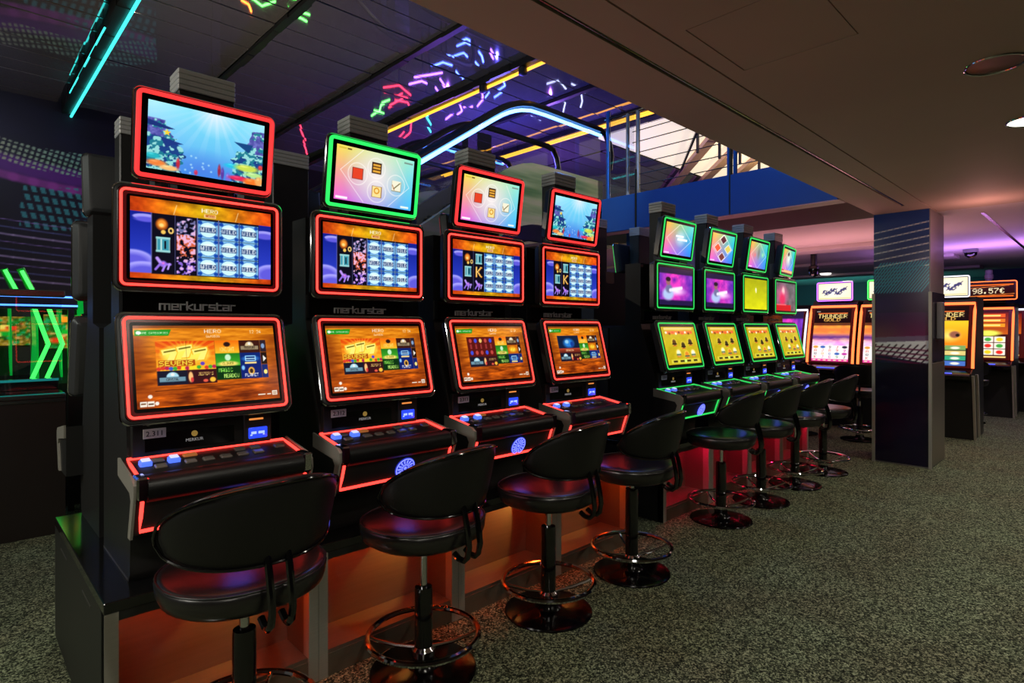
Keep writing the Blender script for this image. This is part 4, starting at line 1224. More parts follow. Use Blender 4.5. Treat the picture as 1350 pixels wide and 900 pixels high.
def slot_machine(x, label, group, neon, topneon, pics, number=None, rot=0.0, loc=None, detail=2, toprz=0, btnlit=True, y0=2.423, z0=0.555):
    t = E('slot_machine', loc or (x, y0, z0), rot, label, 'slot machine', group)
    O('cabinet', C('cabinet', cabinet_mesh), t)
    O('mast', C('mast', mast_mesh), t, (0.027, 0, 0))
    O('ribbed_cap', C('ribcap', rib_mesh), t, (0.027, 0, 0))
    display(t, 'top_display', .49, .318, (-0.001, -.02, 1.5875), 8, topneon, pics[0], .405, .238, rz=toprz, tube=0.0085 if neon == 'red' else .006, inset=0.014, rad=0.026, band=False)
    display(t, 'middle_display', .588, .378, (-.006, 0.0, 1.217), 0, neon, pics[1], .492, .288)
    display(t, 'lower_display', .585, .398, (0.0, -.043, .7575), -14.5, neon, pics[2], .492, .298)
    br = C('arms', lambda: MB().box(-.17, -.15, .02, .1, 1.38, 1.56).box(.08, .10, .02, .1, 1.38, 1.56).mesh('display_arms', M('arm_metal', (90, 90, 94), 0.4, 0.7)))
    O('display_arms', br, t)
    dk = O('button_deck', C('deck', lambda: MB().prism(DECK, -.275, .315, 'x').mesh('button_deck', BLACK)), t)
    def bracket():
        m = MB()
        m.prism([(.03, .436), (-.19, .400), (-.215, .382), (-.219, .350), (-.164, .195), (-.128, .195), (-.172, .325), (-.155, .350), (.03, .375)], -.004, .004, 'x')
        return m.mesh('side_bracket', SILVER)
    for sx in (-.279, .319):
        O('side_bracket', C('bracket', bracket), dk, (sx, 0, 0))
    if detail >= 1:
        def cushion():
            prof = [(-.125, .396), (-.168, .406), (-.208, .403), (-.229, .386), (-.232, .358), (-.224, .334), (-.204, .320), (-.14, .34)]
            return MB().prism(prof, -.243, .283, 'x').mesh('cushion', LEATHER, 50)
        O('cushion', C('cushion', cushion), dk)
        def cap():
            return MB().bbox(-.018, .018, -.230, -.15, .335, .408, b=.006).mesh('chrome_cap', CHROME)
        for sx in (-.258, .298):
            O('chrome_cap', C('cap', cap), dk, (sx, 0, 0))
        def tt():
            p = [(-.258, y, dtop(y) + .003) for y in (-.145, -.05, .012)] + [(.298, y, dtop(y) + .003) for y in (.012, -.05, -.145)]
            return MB().tube(p, .0062, n=6).mesh('neon_tube', NEON[neon])
        O('neon_tube', C(('dtt', neon), tt), dk)
        def ft():
            p = [(-.256, dfront(z) - .003, z) for z in (.325, .27, .218)] + [(.296, dfront(z) - .003, z) for z in (.218, .27, .325)]
            return MB().tube(p, .0062, n=6).mesh('neon_tube', NEON[neon])
        O('neon_tube', C(('dft', neon), ft), dk)
        for i, (bxx, by, kind) in enumerate(((-.216, -.055, 'l'), (-.127, -.055, 'l'), (-.175, -.088, 'd'), (-.172, -.03, 'd'), (-.065, -.02, 'a'), (-.078, -.082, 'd'), (-.018, -.082, 'd'), (.043, -.082, 'd'), (.104, -.082, 'd'), (.162, -.082, 'd'), (.11, -.03, 'd'), (.168, -.03, 'd'), (.255, -.05, 'd'))):
            sz = (.019, .017, .016) if kind == 'l' else ((.02, .015, .007) if kind == 'd' else (.024, .012, .008))
            me = C(('btn', kind), lambda: MB().bbox(-sz[0], sz[0], -sz[1], sz[1], -.004, sz[2], b=.004).mesh('button', {'l': GLOWB, 'd': BUTTON_DARK, 'a': BUTTON_AMBER}[kind]))
            bo = O('button', me, dk, (bxx, by, dtop(by)), (R(10.5), 0, 0))
            if kind == 'l':
                O('button_cap', C('bcap', lambda: MB().bbox(-.014, .014, -.012, .012, .0, .005, b=.002).mesh('button_cap', GLOWW)), t, (bxx, by - .003, dtop(by) + .016), (R(10.5), 0, 0))
        # glowing emblem on the deck front
        z = .262
        eb = C('embl_b', lambda: MB().lathe([(.001, 0), (.052, 0), (.052, .003), (.001, .004)], 28).mesh('emblem', EMBLB))
        em = O('emblem', eb, t, (.055, dfront(z) - .001, z), (R(90 + 19.8), 0, 0))
        def petals():
            m = MB()
            m.tube([(.046 * math.cos(2 * PI * k / 28), .046 * math.sin(2 * PI * k / 28), .004) for k in range(28)], .0028, True, 5)
            m.tube([(.016 * math.cos(2 * PI * k / 16), .016 * math.sin(2 * PI * k / 16), .004) for k in range(16)], .002, True, 5)
            for k in range(14):
                a = 2 * PI * k / 14
                m.tube([(.018 * math.cos(a), .018 * math.sin(a), .004), (.034 * math.cos(a + .1), .034 * math.sin(a + .1), .004), (.043 * math.cos(a), .043 * math.sin(a), .004)], [.0015, .0042, .001], n=5)
            m.lathe([(.001, .003), (.009, .003), (.007, .006), (.001, .007)], 10)
            return m.mesh('emblem_rays', EMBL)
        O('emblem_rays', C('embl_p', petals), em)
        # strip between lower display and deck
        ip = O('service_panel', C('svc', lambda: bx('service_panel', BLACK, -.245, .245, .006, .03, .43, .55, b=.003)), t)
        O('black_glass', C('svcg', lambda: bx('black_glass', BLACKG, -.205, .10, .002, .006, .448, .512)), ip)
        if number:
            pl = O('number_plate', C('npl', lambda: bx('number_plate', PLATE, -.036, .036, -.001, .004, -.017, .017)), ip, (-.175, .000, .513))
            O('number', text_mesh(number, .026, INK), pl, (0, -.0018, -.001))
        O('maker_mark', C('mk1', lambda: MB().lathe([(.001, -.001), (.011, -.001), (.011, .001), (.001, .001)], 12).mesh('maker_mark', GOLDM)), ip, (-.043, .001, .497), (R(90), 0, 0))
        O('maker_name', C('mk2', lambda: text_mesh('MERKUR', .016, WHITEP)), ip, (-.043, .001, .474))
        bl = O('bill_acceptor', C('bill', lambda: bx('bill_acceptor', CHAR, .135, .243, -.004, .01, .435, .55, b=.003)), t)
        O('led_window', C('billw', lambda: MB().bbox(.152, .226, -.008, -.003, .450, .494, b=.003).mesh('led_window', BLED)), bl)
        O('led_core', C('billc', lambda: MB().box(.162, .182, -.0095, -.008, .468, .478).box(.19, .214, -.0095, -.008, .468, .478).box(.158, .166, -.0095, -.008, .462, .467).box(.208, .214, -.0095, -.008, .462, .467).mesh('led_core', BLEDC)), bl)
        O('amber_slot', C('bills', lambda: bx('amber_slot', ORLED, .155, .21, -.006, -.003, .524, .531)), bl)
        O('logo_panel', C('lgp', lambda: bx('logo_panel', BLACKG, -.25, .25, .132, .165, .94, 1.045)), t)
        O('maker_lettering', C('lgo', lambda: logo_mesh('merkurstar', .021, LOGO)), t, (.008, .129, .966))
        O('foot_trim', C('ftr', lambda: MB().box(-.2575, -.255, .005, .452, .001, .008).mesh('foot_trim', TRIMM)), t)
        O('lock', C('lock', lambda: MB().lathe([(.001, 0), (.008, 0), (.008, .01), (.001, .012)], 12).mesh('lock', CHROME)), t, (-.2, -.012, .552), (R(90), 0, 0))
    return t

P_SEA = pic_sea(200, 118)
P_ICON = pic_icons(180, 106)
P_R0 = pic_reels(230, 134, 0)
P_R1 = pic_reels(180, 106, 1)
P_M0 = pic_menu(240, 146, 0)
P_M2 = pic_menu(180, 110, 2)
P_M3 = pic_menu(160, 96, 3)
GA = 'slot machines with red neon frames'
AX = [.713, 1.433, 2.153, 2.873]
slot_machine(AX[0], 'nearest slot machine with red frames, number plate 2.311 and undersea top screen', GA, 'red', 'redtop', (P_SEA, P_R0, P_M0), '2.311')
slot_machine(AX[1], 'slot machine with a green-framed top screen between red-framed ones, plate 2.312', GA, 'red', 'green', (P_ICON, P_R0, P_M0), '2.312')
slot_machine(AX[2], 'third red-framed slot machine, pastel icon screen in a red top frame, plate 2.313', GA, 'red', 'redtop', (P_ICON, P_R1, P_M2), '2.313')
slot_machine(AX[3], 'farthest red-framed slot machine with undersea top screen, plate 2.314', GA, 'red', 'redtop', (P_SEA, P_R1, P_M3), '2.314')

P_PR = [pic_prism(70, 44, k) for k in range(4)]
P_FG = [pic_figure(84, 52, k) for k in range(4)]
P_YM = pic_yellowmenu(84, 52)
GB = 'slot machines with green neon frames'
BX = [4.135, 4.865, 5.595, 6.325]
BL = ['nearest green-framed slot machine, bright gradient top screen without diamonds', 'second green-framed slot machine, four dark diamonds on its top screen', 'green-framed slot machine with a plain yellow middle screen', 'farthest green-framed slot machine, pale pink middle screen and turned top screen']
for k in range(4):
    slot_machine(BX[k], BL[k], GB, 'greenb', 'greenb', (P_PR[k], P_FG[k], P_YM), '2.32%d' % (k + 1), toprz=(0, 0, 2, 7)[k])
# the backs of both banks face the other way
for k, x in enumerate(AX):
    slot_machine(x, ('back-to-back slot machine behind the nearest red-framed one, screens facing away', 'slot machine behind the green-topped one, its mast and rear visible', 'slot machine backing the third red-framed one, mostly hidden', 'slot machine backing the farthest red-framed one, mostly hidden')[k], 'machines facing away behind the red bank', 'red', 'redtop', (None, None, None), rot=PI, loc=(x, 3.472, .555), detail=0)
for k, x in enumerate((4.33, 5.06, 5.79)):
    slot_machine(x, ('black slot machine back seen in the gap before the green-framed bank', 'slot machine backing the green bank, its mast just left of the first green top screen', 'hidden slot machine backing the third green-framed one')[k], 'machines facing away behind the green bank', 'greenb', 'greenb', (None, None, None), rot=PI, loc=(x, 3.50, .555), detail=0)

# ------------------------------------------------------------------ podiums
PANELM = M('podium_back_panel', (130, 112, 98), 0.3, 0.6, aniso=(1, 30, 30), scale=3, var=0.12)
def podium(x0, n, pw, yf, yb, col, spot, label, es, red):
    t = E('podium', (x0, yf, 0), 0, label, 'podium', 'machine podiums')
    L = n * pw
    D = yb - yf
    O('top_slab', bx('top_slab', M('black_laminate', (14, 14, 15), 0.14, coat=0.4), -.0, L, 0, D, .517, .555, b=.003), t)
    O('end_panel', bx('end_panel', BLACK, 0.001, .02, .002, D, 0, .517), t)
    O('end_panel', bx('end_panel', BLACK, L - .02, L - .001, .002, D, 0, .517), t)
    O('rear_panel', bx('rear_panel', BLACK, .02, L - .02, D - .02, D - .001, 0, .517), t)
    for yy in (.24, .82):
        O('edge_slot', bx('edge_slot', TRIMM, -.0015, .001, yy, yy + .18, .462, .466), t)
    strip = M('podium_led_' + label[:6], (80, 30, 10), 0.4, emis=col, es=es)
    for k in range(n):
        a, b_ = k * pw, (k + 1) * pw
        for q in (a + .001, b_ - .041):
            O('post', C('ppost', lambda: bx('post', SILVER, 0, .04, 0, .05, 0, .517)), t, (q, 0, 0))
        O('back_panel', C(('pback', pw), lambda: bx('back_panel', PANELM, .022, pw - .022, .215, .23, .105, .517)), t, (a, 0, 0))
        for q in (a + .022, b_ - .04):
            O('side_cheek', C('pchk', lambda: bx('side_cheek', PANELM, 0, .018, .05, .215, .105, .517)), t, (q, 0, 0))
        O('shelf', C(('pshelf', pw), lambda: bx('shelf', PANELM, .041, pw - .041, .012, .215, .09, .106)), t, (a, 0, 0))
        O('plinth', C(('pplinth', pw), lambda: bx('plinth', M('plinth_metal', (120, 106, 90), 0.4, 0.5, aniso=(1, 30, 30), scale=4), .041, pw - .041, .008, .03, 0, .09)), t, (a, 0, 0))
        O('led_strip', C(('pled', label, pw), lambda: MB().box(.06, pw - .06, .014, .026, .508, .516).mesh('led_strip', strip)), t, (a, 0, 0))
        O('valance', C(('pval', pw), lambda: bx('valance', BLACK, .041, pw - .041, .004, .012, .487, .517)), t, (a, 0, 0))
        if spot:
            lamp('podium_spot', 'SPOT', (x0 + a + pw * .78, yf + .10, .50), 5.5, spot, rot=(R(30), R(30), 0), size=0.0, spot=60, blend=0.35)
    return t
podium(.362, 4, .7325, 2.28, 3.49, (3.0, 0.20, 0.02), (1.0, 0.55, 0.12), 'black-topped podium with orange lit niches under the red-framed machines', 21, True)
podium(3.82, 4, .73, 2.345, 3.52, (3.0, 0.03, 0.22), None, 'podium with crimson lit niches under the green-framed machines', 26, False)

# ------------------------------------------------------------------ stools
def seat_mesh():
    rings = []
    n = 40
    for z, k in ((.0, .60), (.004, .86), (.02, .95), (.045, .985), (.075, 1.0), (.088, .975), (.094, .90), (.096, .7), (.095, .35)):
        rings.append([(.262 * k * math.copysign(abs(math.cos(a)) ** .9, math.cos(a)), .248 * k * math.copysign(abs(math.sin(a)) ** .9, math.sin(a)), z) for a in [2 * PI * i / n for i in range(n)]])
    return MB().loft(rings).mesh('seat', LEATHERS, 60)
def piping_mesh():
    n = 40
    return MB().tube([(.2575 * math.copysign(abs(math.cos(a)) ** .9, math.cos(a)), .2435 * math.copysign(abs(math.sin(a)) ** .9, math.sin(a)), .088) for a in [2 * PI * i / n for i in range(n)]], .004, True, 6).mesh('piping', LEATHER)
def back_mesh():
    """padded barrel back; faces the machine (+y), centre of the curve at the seat axis"""
    n = 30
    A = R(80)
    rings = []
    for i in range(n + 1):
        s = -1 + 2 * i / n
        th = A * s
        k = math.sqrt(max(0.0, 1 - abs(s) ** 4.5))
        tp, bt = .420 - .105 * abs(s) ** 2, .148 + .010 * s * s
        zc = (tp + bt) / 2
        hh = .012 + ((tp - bt) / 2 - .012) * k
        lean = .028
        ring = []
        for q in range(14):
            a = 2 * PI * q / 14
            ca, sa = math.cos(a), math.sin(a)
            dz = hh * math.copysign(abs(sa) ** .55, sa)
            rr = .264 + lean * (dz / .14) + .026 * math.copysign(abs(ca) ** .6, ca) * (.35 + .65 * k)
            ring.append((rr * math.sin(th), -rr * math.cos(th), zc + dz))
        rings.append(ring)
    return MB().loft(rings).mesh('backrest', LEATHER, 60)
def back_piping():
    n = 30
    A = R(80)
    top, bot = [], []
    for i in range(n + 1):
        s = -1 + 2 * i / n
        th = A * s
        k = math.sqrt(max(0.0, 1 - abs(s) ** 4.5))
        tp, bt = .420 - .105 * abs(s) ** 2, .148 + .010 * s * s
        zc = (tp + bt) / 2
        hh = .012 + ((tp - bt) / 2 - .012) * k
        for sg, lst in ((1, top), (-1, bot)):
            rr = .264 + .028 * sg * hh * .93 / .14 + .022
            lst.append((rr * math.sin(th), -rr * math.cos(th), zc + sg * hh * .93))
    return MB().tube(top + bot[::-1], .0048, True, 6).mesh('piping', BLACKG)
def strap_mesh():
    p = [(0, -.252, .18), (0, -.268, .13), (0, -.284, .06), (0, -.29, .01), (0, -.282, -.03), (0, -.262, -.048), (0, -.236, -.046), (0, -.21, -.03)]
    return MB().tube(p, .012, n=8).mesh('back_strut', BLACKG)
def ring_mesh():
    m = MB()
    m.tube([(.232 * math.cos(2 * PI * k / 40), .232 * math.sin(2 * PI * k / 40), 0) for k in range(40)], .0125, True, 8)
    return m.mesh('foot_ring', CHROME)
def spoke_mesh():
    return MB().tube([(.03, 0, -.055), (.12, 0, -.04), (.2, 0, -.015), (.228, 0, 0)], .0075, n=6).mesh('ring_spoke', CHROME)
def base_mesh():
    return MB().lathe([(.001, 0), (.222, 0), (.225, .006), (.221, .012), (.205, .0155), (.12, .021), (.07, .027), (.05, .045), (.042, .075), (.001, .076)], 40).mesh('base_disc', M('black_lacquer', (6, 5, 6), 0.16, spec=0.25))
def stool(x, y, rz, label, group, seat=.565, sleeve=.44, ringz=.155, name='bar_stool', bdz=0.0):
    t = E(name, (x, y, 0), R(rz), label, 'stool', group)
    O('base_disc', C('base', base_mesh), t)
    O('hub', C('hub', lambda: MB().lathe([(.001, .07), (.048, .07), (.05, .095), (.036, .11), (.001, .111)], 20).mesh('hub', CHROME)), t)
    O('gas_sleeve', C(('slv', sleeve), lambda: MB().lathe([(.001, .10), (.038, .10), (.038, sleeve - .02), (.036, sleeve - .004), (.001, sleeve)], 24).mesh('gas_sleeve', BLACKG)), t)
    O('gas_rod', C(('rod', sleeve, seat), lambda: MB().lathe([(.001, sleeve - .02), (.016, sleeve - .02), (.016, seat + .003), (.001, seat + .003)], 16).mesh('gas_rod', CHROME)), t)
    O('seat_plate', C('splate', lambda: MB().bbox(-.1, .1, -.1, .1, -.018, .003, b=.004).mesh('seat_plate', BLACK)), t, (0, 0, seat))
    rg = O('foot_ring', C('fring', ring_mesh), t, (0, 0, ringz))
    for k in range(4):
        O('ring_spoke', C('spoke', spoke_mesh), rg, (0, 0, 0), (0, 0, R(45 + 90 * k)))
    s = O('seat', C('seat', seat_mesh), t, (0, 0, seat))
    O('piping', C('spip', piping_mesh), s)
    bk = O('backrest', C('back', back_mesh), t, (0, 0, seat + .01 + bdz))
    O('piping', C('bpip', back_piping), bk)
    for sx in (-.032, .032):
        O('back_strut', C('strap', strap_mesh), t, (sx, 0, seat + .02))
    return t
G1, G2 = 'stools at the red-framed machines', 'stools at the green-framed machines'
stool(.72, 2.05, 2, 'nearest black vinyl bar stool, cut off by the bottom of the picture', G1)
stool(1.45, 2.045, 8, 'black bar stool in front of the machine with the green top frame', G1, sleeve=.36, bdz=-.012)
stool(2.215, 2.03, 8, 'black bar stool before the third red-framed machine, glowing emblem beside it', G1)
stool(2.925, 2.01, 9, 'black bar stool in front of the farthest red-framed machine', G1, sleeve=.50, bdz=-.012)
stool(4.21, 2.09, 10, 'black bar stool before the nearest green-framed machine', G2)
stool(4.90, 2.08, 9, 'second black bar stool along the green-framed bank', G2)
stool(5.64, 2.08, 9, 'third black bar stool along the green-framed bank', G2)
stool(6.35, 2.07, 9, 'black bar stool at the farthest green-framed machine', G2)

# ------------------------------------------------------------------ curved-screen machines of the far bank
LEGS = M('silver_leg', (190, 182, 166), 0.35, 0.3)
def curve(s):
    return (.20 * s ** 1.35, .93 + .84 * s)
def curved_machine(loc, rz, label, group, pic, neon, sign, w_=.66, signneon='white', detail=True):
    t = E('curved_slot_machine', loc, R(rz), label, 'slot machine', group)
    h = w_ / 2
    prof = [(.10, 0), (.86, 0), (.86, 1.86), (.30, 1.86), (.235, 1.80)] + [(curve(s)[0] + .02, curve(s)[1]) for s in np.linspace(1, 0, 9)] + [(-.10, .86), (-.10, .80), (.04, .74)]
    O('cabinet', C(('ccab', w_), lambda: MB().prism(prof, -h + .02, h - .02, 'x').mesh('cabinet', BLACK)), t)
    def bez():
        m = MB()
        r0 = [[(x, curve(s)[0] + d, curve(s)[1] + .0) for s in np.linspace(-.02, 1.03, 10) if s >= 0 or True] for x, d in ()]
        rings = []
        for s in np.linspace(0, 1.02, 12):
            y, z = .20 * max(s, 0) ** 1.35, .93 + .84 * s
            rings.append([(-h, y, z), (h, y, z), (h, y + .018, z), (-h, y + .018, z)])
        return m.loft(rings).mesh('bezel', M('red_glow_bezel', (50, 8, 7), 0.25, emis=(.05, .003, .002), es=1))  # red glow of the tube put into the bezel as emission
    O('bezel', C(('cbez', w_), bez), t)
    def nt_():
        p = [(-h + .02, curve(s)[0] - .008, curve(s)[1]) for s in np.linspace(.0, 1.0, 10)] + [(h - .02, curve(s)[0] - .008, curve(s)[1]) for s in np.linspace(1.0, .0, 10)]
        return MB().tube(p, .018, n=6).mesh('neon_tube', NEON[neon])
    O('neon_tube', C(('cnt', neon, w_), nt_), t)
    sc_ = C(('cpic', id(pic)), lambda: picture_mesh('screen', pic, w_ - .16, .8, SCRF, bend=lambda s: (curve(.03 + .93 * s)[0] - .004, curve(.03 + .93 * s)[1])))
    O('screen', sc_, t)
    O('deck', C(('cdeck', w_), lambda: MB().prism([(.03, .93), (-.16, .86), (-.18, .84), (-.16, .79), (.05, .76), (.05, .93)], -h + .03, h - .03, 'x').mesh('deck', BLACKG)), t)
    O('deck_light', C('cdl', lambda: bx('deck_light', M('deck_blue_glow', (20, 30, 120), emis=(0.12, 0.18, 1.5), es=1.0), -.12, .12, -.168, -.160, .862, .875)), t)
    def leg():
        return MB().prism([(-.10, .84), (-.02, .84), (.02, .70), (.14, 0), (.10, 0), (-.04, .70)], -.012, .012, 'x').mesh('side_leg', LEGS)
    for sx in (-h + .01, h - .01):
        O('side_leg', C('cleg', leg), t, (sx, 0, 0))
        O('side_leg', C('cleg', leg), t, (sx, .30, 0), scale=None)
    if sign == 'beast':
        sg = O('sign', C('csign', lambda: MB().loft([[(x, y, z) for x, z in rrect(.50 - 2 * i, .29 - 2 * i, .02)] for y, i in ((.10, .02), (.0, 0), (-.004, .006))]).mesh('sign', BLACK)), t, (0, .24, 2.0))
        O('sign_screen', C('csgn', lambda: picture_mesh('sign_screen', P_SIGN, .45, .24, SCRF)), sg, (0, -.006, 0))
        O('neon_tube', C(('csnt', signneon), lambda: MB().tube([(x, -.006, z) for x, z in rrect(.485, .275, .02)], .009, True, 6).mesh('neon_tube', NEON[signneon])), sg)
        O('sign_foot', C('csft', lambda: bx('sign_foot', BLACK, -.12, .12, .25, .34, 1.86, 1.87)), t)
        O('sign_post', C('cspt', lambda: bx('sign_post', BLACK, -.05, .05, .27, .33, 1.86, 2.1)), t)
    elif sign == 'jackpot':
        sg = O('sign', C('jsign', lambda: MB().loft([[(x, y, z) for x, z in rrect(.74 - 2 * i, .32 - 2 * i, .03)] for y, i in ((.16, .02), (.0, 0), (-.004, .006))]).mesh('sign', BLACK)), t, (0, .10, 2.06))
        O('sign_screen', C('jsgn', lambda: picture_mesh('sign_screen', P_JACK, .66, .25, SCRF)), sg, (0, -.006, 0))
        O('neon_tube', C('jsnt', lambda: MB().tube([(x, -.006, z) for x, z in rrect(.72, .30, .03)], .008, True, 6).mesh('neon_tube', NEON['orange'])), sg)
        O('sign_post', C('jspt', lambda: bx('sign_post', BLACK, -.2, .2, .2, .3, 1.86, 1.92)), t)
        O('beacon', C('jbc', lambda: MB().lathe([(.05, 2.22), (.05, 2.25), (.06, 2.26), (.06, 2.32), (.05, 2.33), (.05, 2.40), (.001, 2.41)], 16).mesh('beacon', GREYP)), t, (0, .18, 0))
    return t
P_BIS = pic_bison(70, 120, 0)
P_BIS2 = pic_bison(70, 120, 1)
P_SIGN = pic_sign(70, 38)
P_JACK = pic_jackpot(90, 34)
P_FRU = pic_fruit(60, 100)
GC = 'curved slot machines with orange neon edges'
curved_machine((9.42, 2.985, 0), -90, 'curved slot machine with a sunset screen just left of the column', GC, P_BIS, 'orange', 'beast', signneon='violet')
curved_machine((9.42, 2.295, 0), -90, 'curved slot machine half hidden behind the left edge of the column', GC, P_BIS, 'orange', 'beast', signneon='lime')
curved_machine((9.42, 1.605, 0), -90, 'curved slot machine with a golden screen right of the column', GC, P_BIS2, 'orange', 'beast')
curved_machine((12.2, 1.49, 0), -90, 'curved fruit machine with a jackpot price sign, far right', 'far machines with price signs', P_FRU, 'orange', 'jackpot')
curved_machine((13.25, 1.42, 0), -90, 'white-edged curved machine just behind the price-sign fruit machine', 'far machines with price signs', P_FRU, 'white', None, w_=.72)
stool(8.5, 2.33, -82, 'bar stool in front of the curved machine hidden by the column', 'stools at the curved machines')
stool(8.45, 3.05, -90, 'bar stool in front of the sunset-screen curved machine', 'stools at the curved machines')
stool(11.3, 1.62, -90, 'far bar stool by the fruit machine with the price sign', 'stools at the curved machines')
# small machine glimpsed between the banks
curved_machine((10.9, 4.15, 0), -90, 'small blue-screened machine glimpsed behind the farthest green-framed one', 'far machines with price signs', P_FG[0], 'white', None, w_=.6)

# ------------------------------------------------------------------ glass parapet and green neon games at the left
g = E('glass_parapet', (-2.3, 5.2, 0), 0, 'dark parapet with steel bands and glass on the far left', 'parapet')
O('base_panel', bx('base_panel', M('parapet_laminate', (40, 34, 32), 0.35, var=0.2, scale=3), 0, 2.9, 0, .05, 0, .97), g)
for k, (z0, z1) in enumerate(((.93, .955), (.96, .985))):
    O('steel_band', bx('steel_band', M('satin_steel', (140, 150, 150), 0.2, 0.95), 0, 2.9, -.01 - .004 * k, .05, z0, z1, b=.004), g)
O('counter', bx('counter', M('polished_counter', (120, 134, 134), 0.1, 0.9), 0, 2.9, .05, .36, .965, .99, b=.004), g)
O('counter', bx('counter', M('polished_counter'), 0, 2.9, .36, .46, .99, 1.07, b=.004), g)
for k, z in enumerate((.988, 1.072)):
    O('teal_streak', bx('teal_streak', M('teal_reflection', (10, 60, 60), emis=(.01, .22, .20), es=1), 0, 2.9, .045 + .31 * k, .05 + .31 * k, z - .018, z), g)  # teal reflections along the counter, put in as glowing strips
for k in range(2):
    O('glass_pane', bx('glass_pane', GLASS, .02 + 1.45 * k, 1.43 + 1.45 * k, .02, .028, .99, 1.66), g)
O('top_rail', bx('top_rail', M('satin_steel'), 0, 2.9, -.005, .055, 1.665, 1.715, b=.008), g)
P_AR = [pic_arcade(40, 26, k) for k in range(3)]
def green_game(x, y, label, k, xo=0.0):
    t = E('neon_game_machine', (x, y, 0), 0, label, 'game machine', 'games edged with green neon')
    O('cabinet', C('gcab', lambda: MB().prism([(0.0, 0), (.7, 0), (.7, 1.75), (.35, 1.75), (.28, 1.5), (.12, 1.1), (0, 1.0)], -.28, .28, 'x').mesh('cabinet', BLACK)), t)
    O('screen', C(('gscr', k), lambda: picture_mesh('screen', P_AR[k], .46, .30, SCRF)), t, (0, .225, 1.42), (R(-20), 0, 0))
    for sx in (-.29, -.20):
        O('neon_tube', C('gchev', lambda: MB().tube([(-.055, -.10, 1.0), (.06, -.06, 1.30), (-.03, .0, 1.62)], .017, n=6).mesh('neon_tube', NEON['lime'])), t, (sx, 0, .02))
    O('side_fin', C('gfin', lambda: MB().prism([(-.05, 1.0), (.5, 1.0), (.3, 1.35), (.5, 1.7), (.1, 1.7), (.0, 1.35)], -.30, -.285, 'x').mesh('side_fin', M('green_acrylic', (20, 120, 40), 0.2, emis=(0.0, .30, .03), es=1))), t)
    O('side_fin', C('gfin', lambda: None), t, (.16, .1, 0))
    O('side_fin', C('gfin', lambda: None), t, (.30, .0, 0))
    for hx, hs_ in ((-.33, 1.0), (-.43, .95)):
        O('horn', C('ghorn', lambda: MB().tube([(.02, .1, 1.72), (-.06, .08, 1.92)], .026, n=8).mesh('horn', M('horn_green', (30, 150, 60), 0.3))), t, (hx, 0, 1.72 * (1 - hs_)), scale=(1, 1, hs_))
        O('neon_tube', C('ghtube', lambda: MB().tube([(.025, .06, 1.72), (-.055, .04, 1.90)], .015, n=6).mesh('neon_tube', NEON['lime'])), t, (hx, 0, 0))
    return t
green_game(.80, 5.95, 'green neon edged game behind the parapet, next to the machine bank', 0)
green_game(.42, 7.3, 'green neon edged game behind the parapet, at the left picture edge', 1)
h = E('light_header', (-.45, 5.74, 0), 0, 'dark header bar with two blue light lines above the green neon games', 'light bar')
O('bar', bx('bar', BLACK, -1.45, 1.19, .012, .05, 1.595, 1.72), h)
for x in (-1.43, 1.13):
    O('support', C('lhs', lambda: bx('support', BLACK, 0, .04, .012,   .05, 0, 1.595)), h, (x, 0, 0))
for z in (1.622, 1.69):
    O('light_line', C('lhl', lambda: MB().tube([(-1.45, .005, 0), (1.19, .005, 0)], .007, n=5).mesh('light_line', NEON['blue'])), h, (0, 0, z))

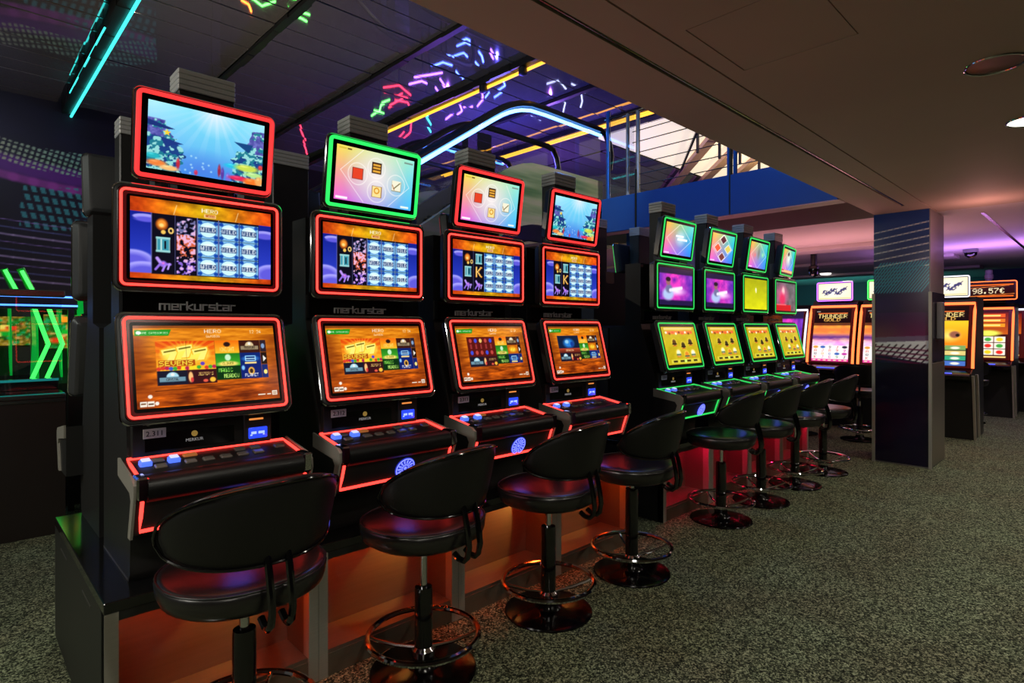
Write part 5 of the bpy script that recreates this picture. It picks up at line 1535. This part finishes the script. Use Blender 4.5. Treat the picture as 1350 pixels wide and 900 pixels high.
# ------------------------------------------------------------------ unseen neon tubes added deep in the hall, shaped for their ceiling reflections
NEONS = [
    ('blue', [[(9.2, 11.49), (9.24, 11.19), (9.49, 11.22)], [(9.75, 11.29), (9.97, 11.42), (10.22, 11.65)]], 'first unseen blue neon of the mirrored row, nearest the soffit'),
    ('blue', [[(9.38, 12.35), (9.41, 12.2), (9.55, 11.65), (9.76, 11.75)], [(9.99, 11.75), (10.49, 12.02), (10.9, 12.42)], [(9.39, 11.98), (9.71, 12.26)]], 'second unseen blue neon of the mirrored row'),
    ('blue', [[(9.48, 13.06), (9.56, 12.6), (9.85, 12.57)], [(10.1, 12.72), (10.59, 13.06), (10.92, 13.4)]], 'third unseen blue neon of the mirrored row'),
    ('violet', [[(9.61, 14.01), (9.82, 13.6), (9.99, 13.23)], [(10.15, 13.55), (10.67, 13.94)]], 'first unseen violet neon of the mirrored row'),
    ('violet', [[(9.77, 14.51), (9.91, 14.07), (10.12, 14.1)], [(10.43, 14.1), (10.69, 14.31), (10.99, 14.59)]], 'second unseen violet neon of the mirrored row, by the red one'),
    ('red', [[(9.55, 15.58), (9.8, 15.09), (10.49, 15.5)], [(10.07, 15.81), (10.47, 15.69), (11.2, 16.46)], [(10.16, 16.25), (10.13, 15.42)]], 'unseen red neon mirrored above the green top frame'),
    ('green', [[(10.24, 17.38), (10.19, 16.86), (9.95, 16.36), (9.99, 15.98)], [(9.99, 16.86), (10.37, 16.87)]], 'unseen green neon zigzag mirrored beside the red one'),
    ('blue', [[(11.69, 12.51), (12.04, 12.78), (12.19, 13.43)], [(11.77, 13.2), (11.95, 13.58)]], 'blue neon zigzag mirrored right of the yellow tube'),
    ('violet', [[(11.45, 13.19), (11.94, 13.68), (12.23, 14.34)], [(12.08, 14.4), (12.11, 14.82)]], 'violet neon zigzag mirrored below the yellow tube'),
    ('violet', [[(11.76, 14.62), (12.33, 15.17), (12.43, 15.56)], [(12.25, 15.54), (12.42, 16.18)]], 'violet neon zigzag mirrored just above the handrail'),
    ('cyan', [[(11.66, 16.11), (12.01, 16.78), (12.59, 17.31)]], 'cyan neon zigzag mirrored beside the escalator'),
    ('red', [[(11.46, 16.89), (12.06, 17.82), (12.31, 18.76)], [(11.81, 17.84), (12.1, 18.73)]], 'red neon zigzag mirrored at the lower end of the yellow tube'),
    ('red', [[(8.86, 19.92), (9.51, 20.98), (9.82, 21.53)], [(9.76, 21.59), (10.68, 23.14)]], 'unseen red neon mirrored right of the first top screen'),
    ('green', [[(5.44, 12.73), (5.9, 12.67)], [(5.55, 13.15), (6.08, 13.29)], [(4.76, 13.21), (5.09, 13.41), (5.22, 13.03)]], 'unseen green neon mirrored at the top edge of the picture'),
    ('orange', [[(4.71, 13.6), (4.9, 13.68), (5.05, 13.95)]], 'orange neon arc mirrored at the top edge of the picture'),
    ('white', [[(12.63, 11.6), (12.69, 11.18), (13.38, 11.49)], [(13.6, 12.08), (14.24, 12.32), (14.89, 12.99)]], 'white neon arc mirrored above the escalator curve'),
    ('white', [[(13.71, 11.17), (14.38, 11.66), (15.01, 12.3)], [(13.09, 11.01), (13.39, 11.03)]], 'white neon bracket mirrored right of the escalator curve'),
    ('white', [[(15.68, 13.89), (15.45, 13.26), (16.29, 14.21)], [(14.02, 13.64), (14.76, 13.92)]], 'unseen white neon mirrored inside the handrail curve'),
    ('violet', [[(10.78, 11.48), (11.01, 11.52)], [(10.82, 11.2), (11.07, 11.34)], [(9.96, 11.09), (10.24, 11.28)]], 'small violet neon marks mirrored by the soffit edge'),
]
for c_, tubes, lab in NEONS:
    mx_, my_ = tubes[0][1] if len(tubes[0]) > 2 else tubes[0][0]
    t = E('mirror_neon', (mx_, my_, 0), 0, lab, 'neon sign', 'unseen neon added for the ceiling reflections')
    O('base', C('nsbase', lambda: MB().lathe([(.001, 0), (.16, 0), (.15, .03), (.03, .05), (.001, .05)], 16).mesh('base', BLACK)), t)
    O('post', C('nspost', lambda: MB().tube([(0, 0, .04), (0, 0, 1.37)], .02, n=6).mesh('post', BLACK)), t)
    for k, pl in enumerate(tubes):
        O('neon_tube', MB().tube([(x - mx_, y - my_, 1.4 + .03 * k) for x, y in pl], .02, n=6).mesh('neon_tube', REFL[c_]), t)
        if k:
            O('arm', MB().tube([(0, 0, 1.3), (pl[0][0] - mx_, pl[0][1] - my_, 1.38 + .03 * k)], .01, n=5).mesh('arm', BLACK), t)
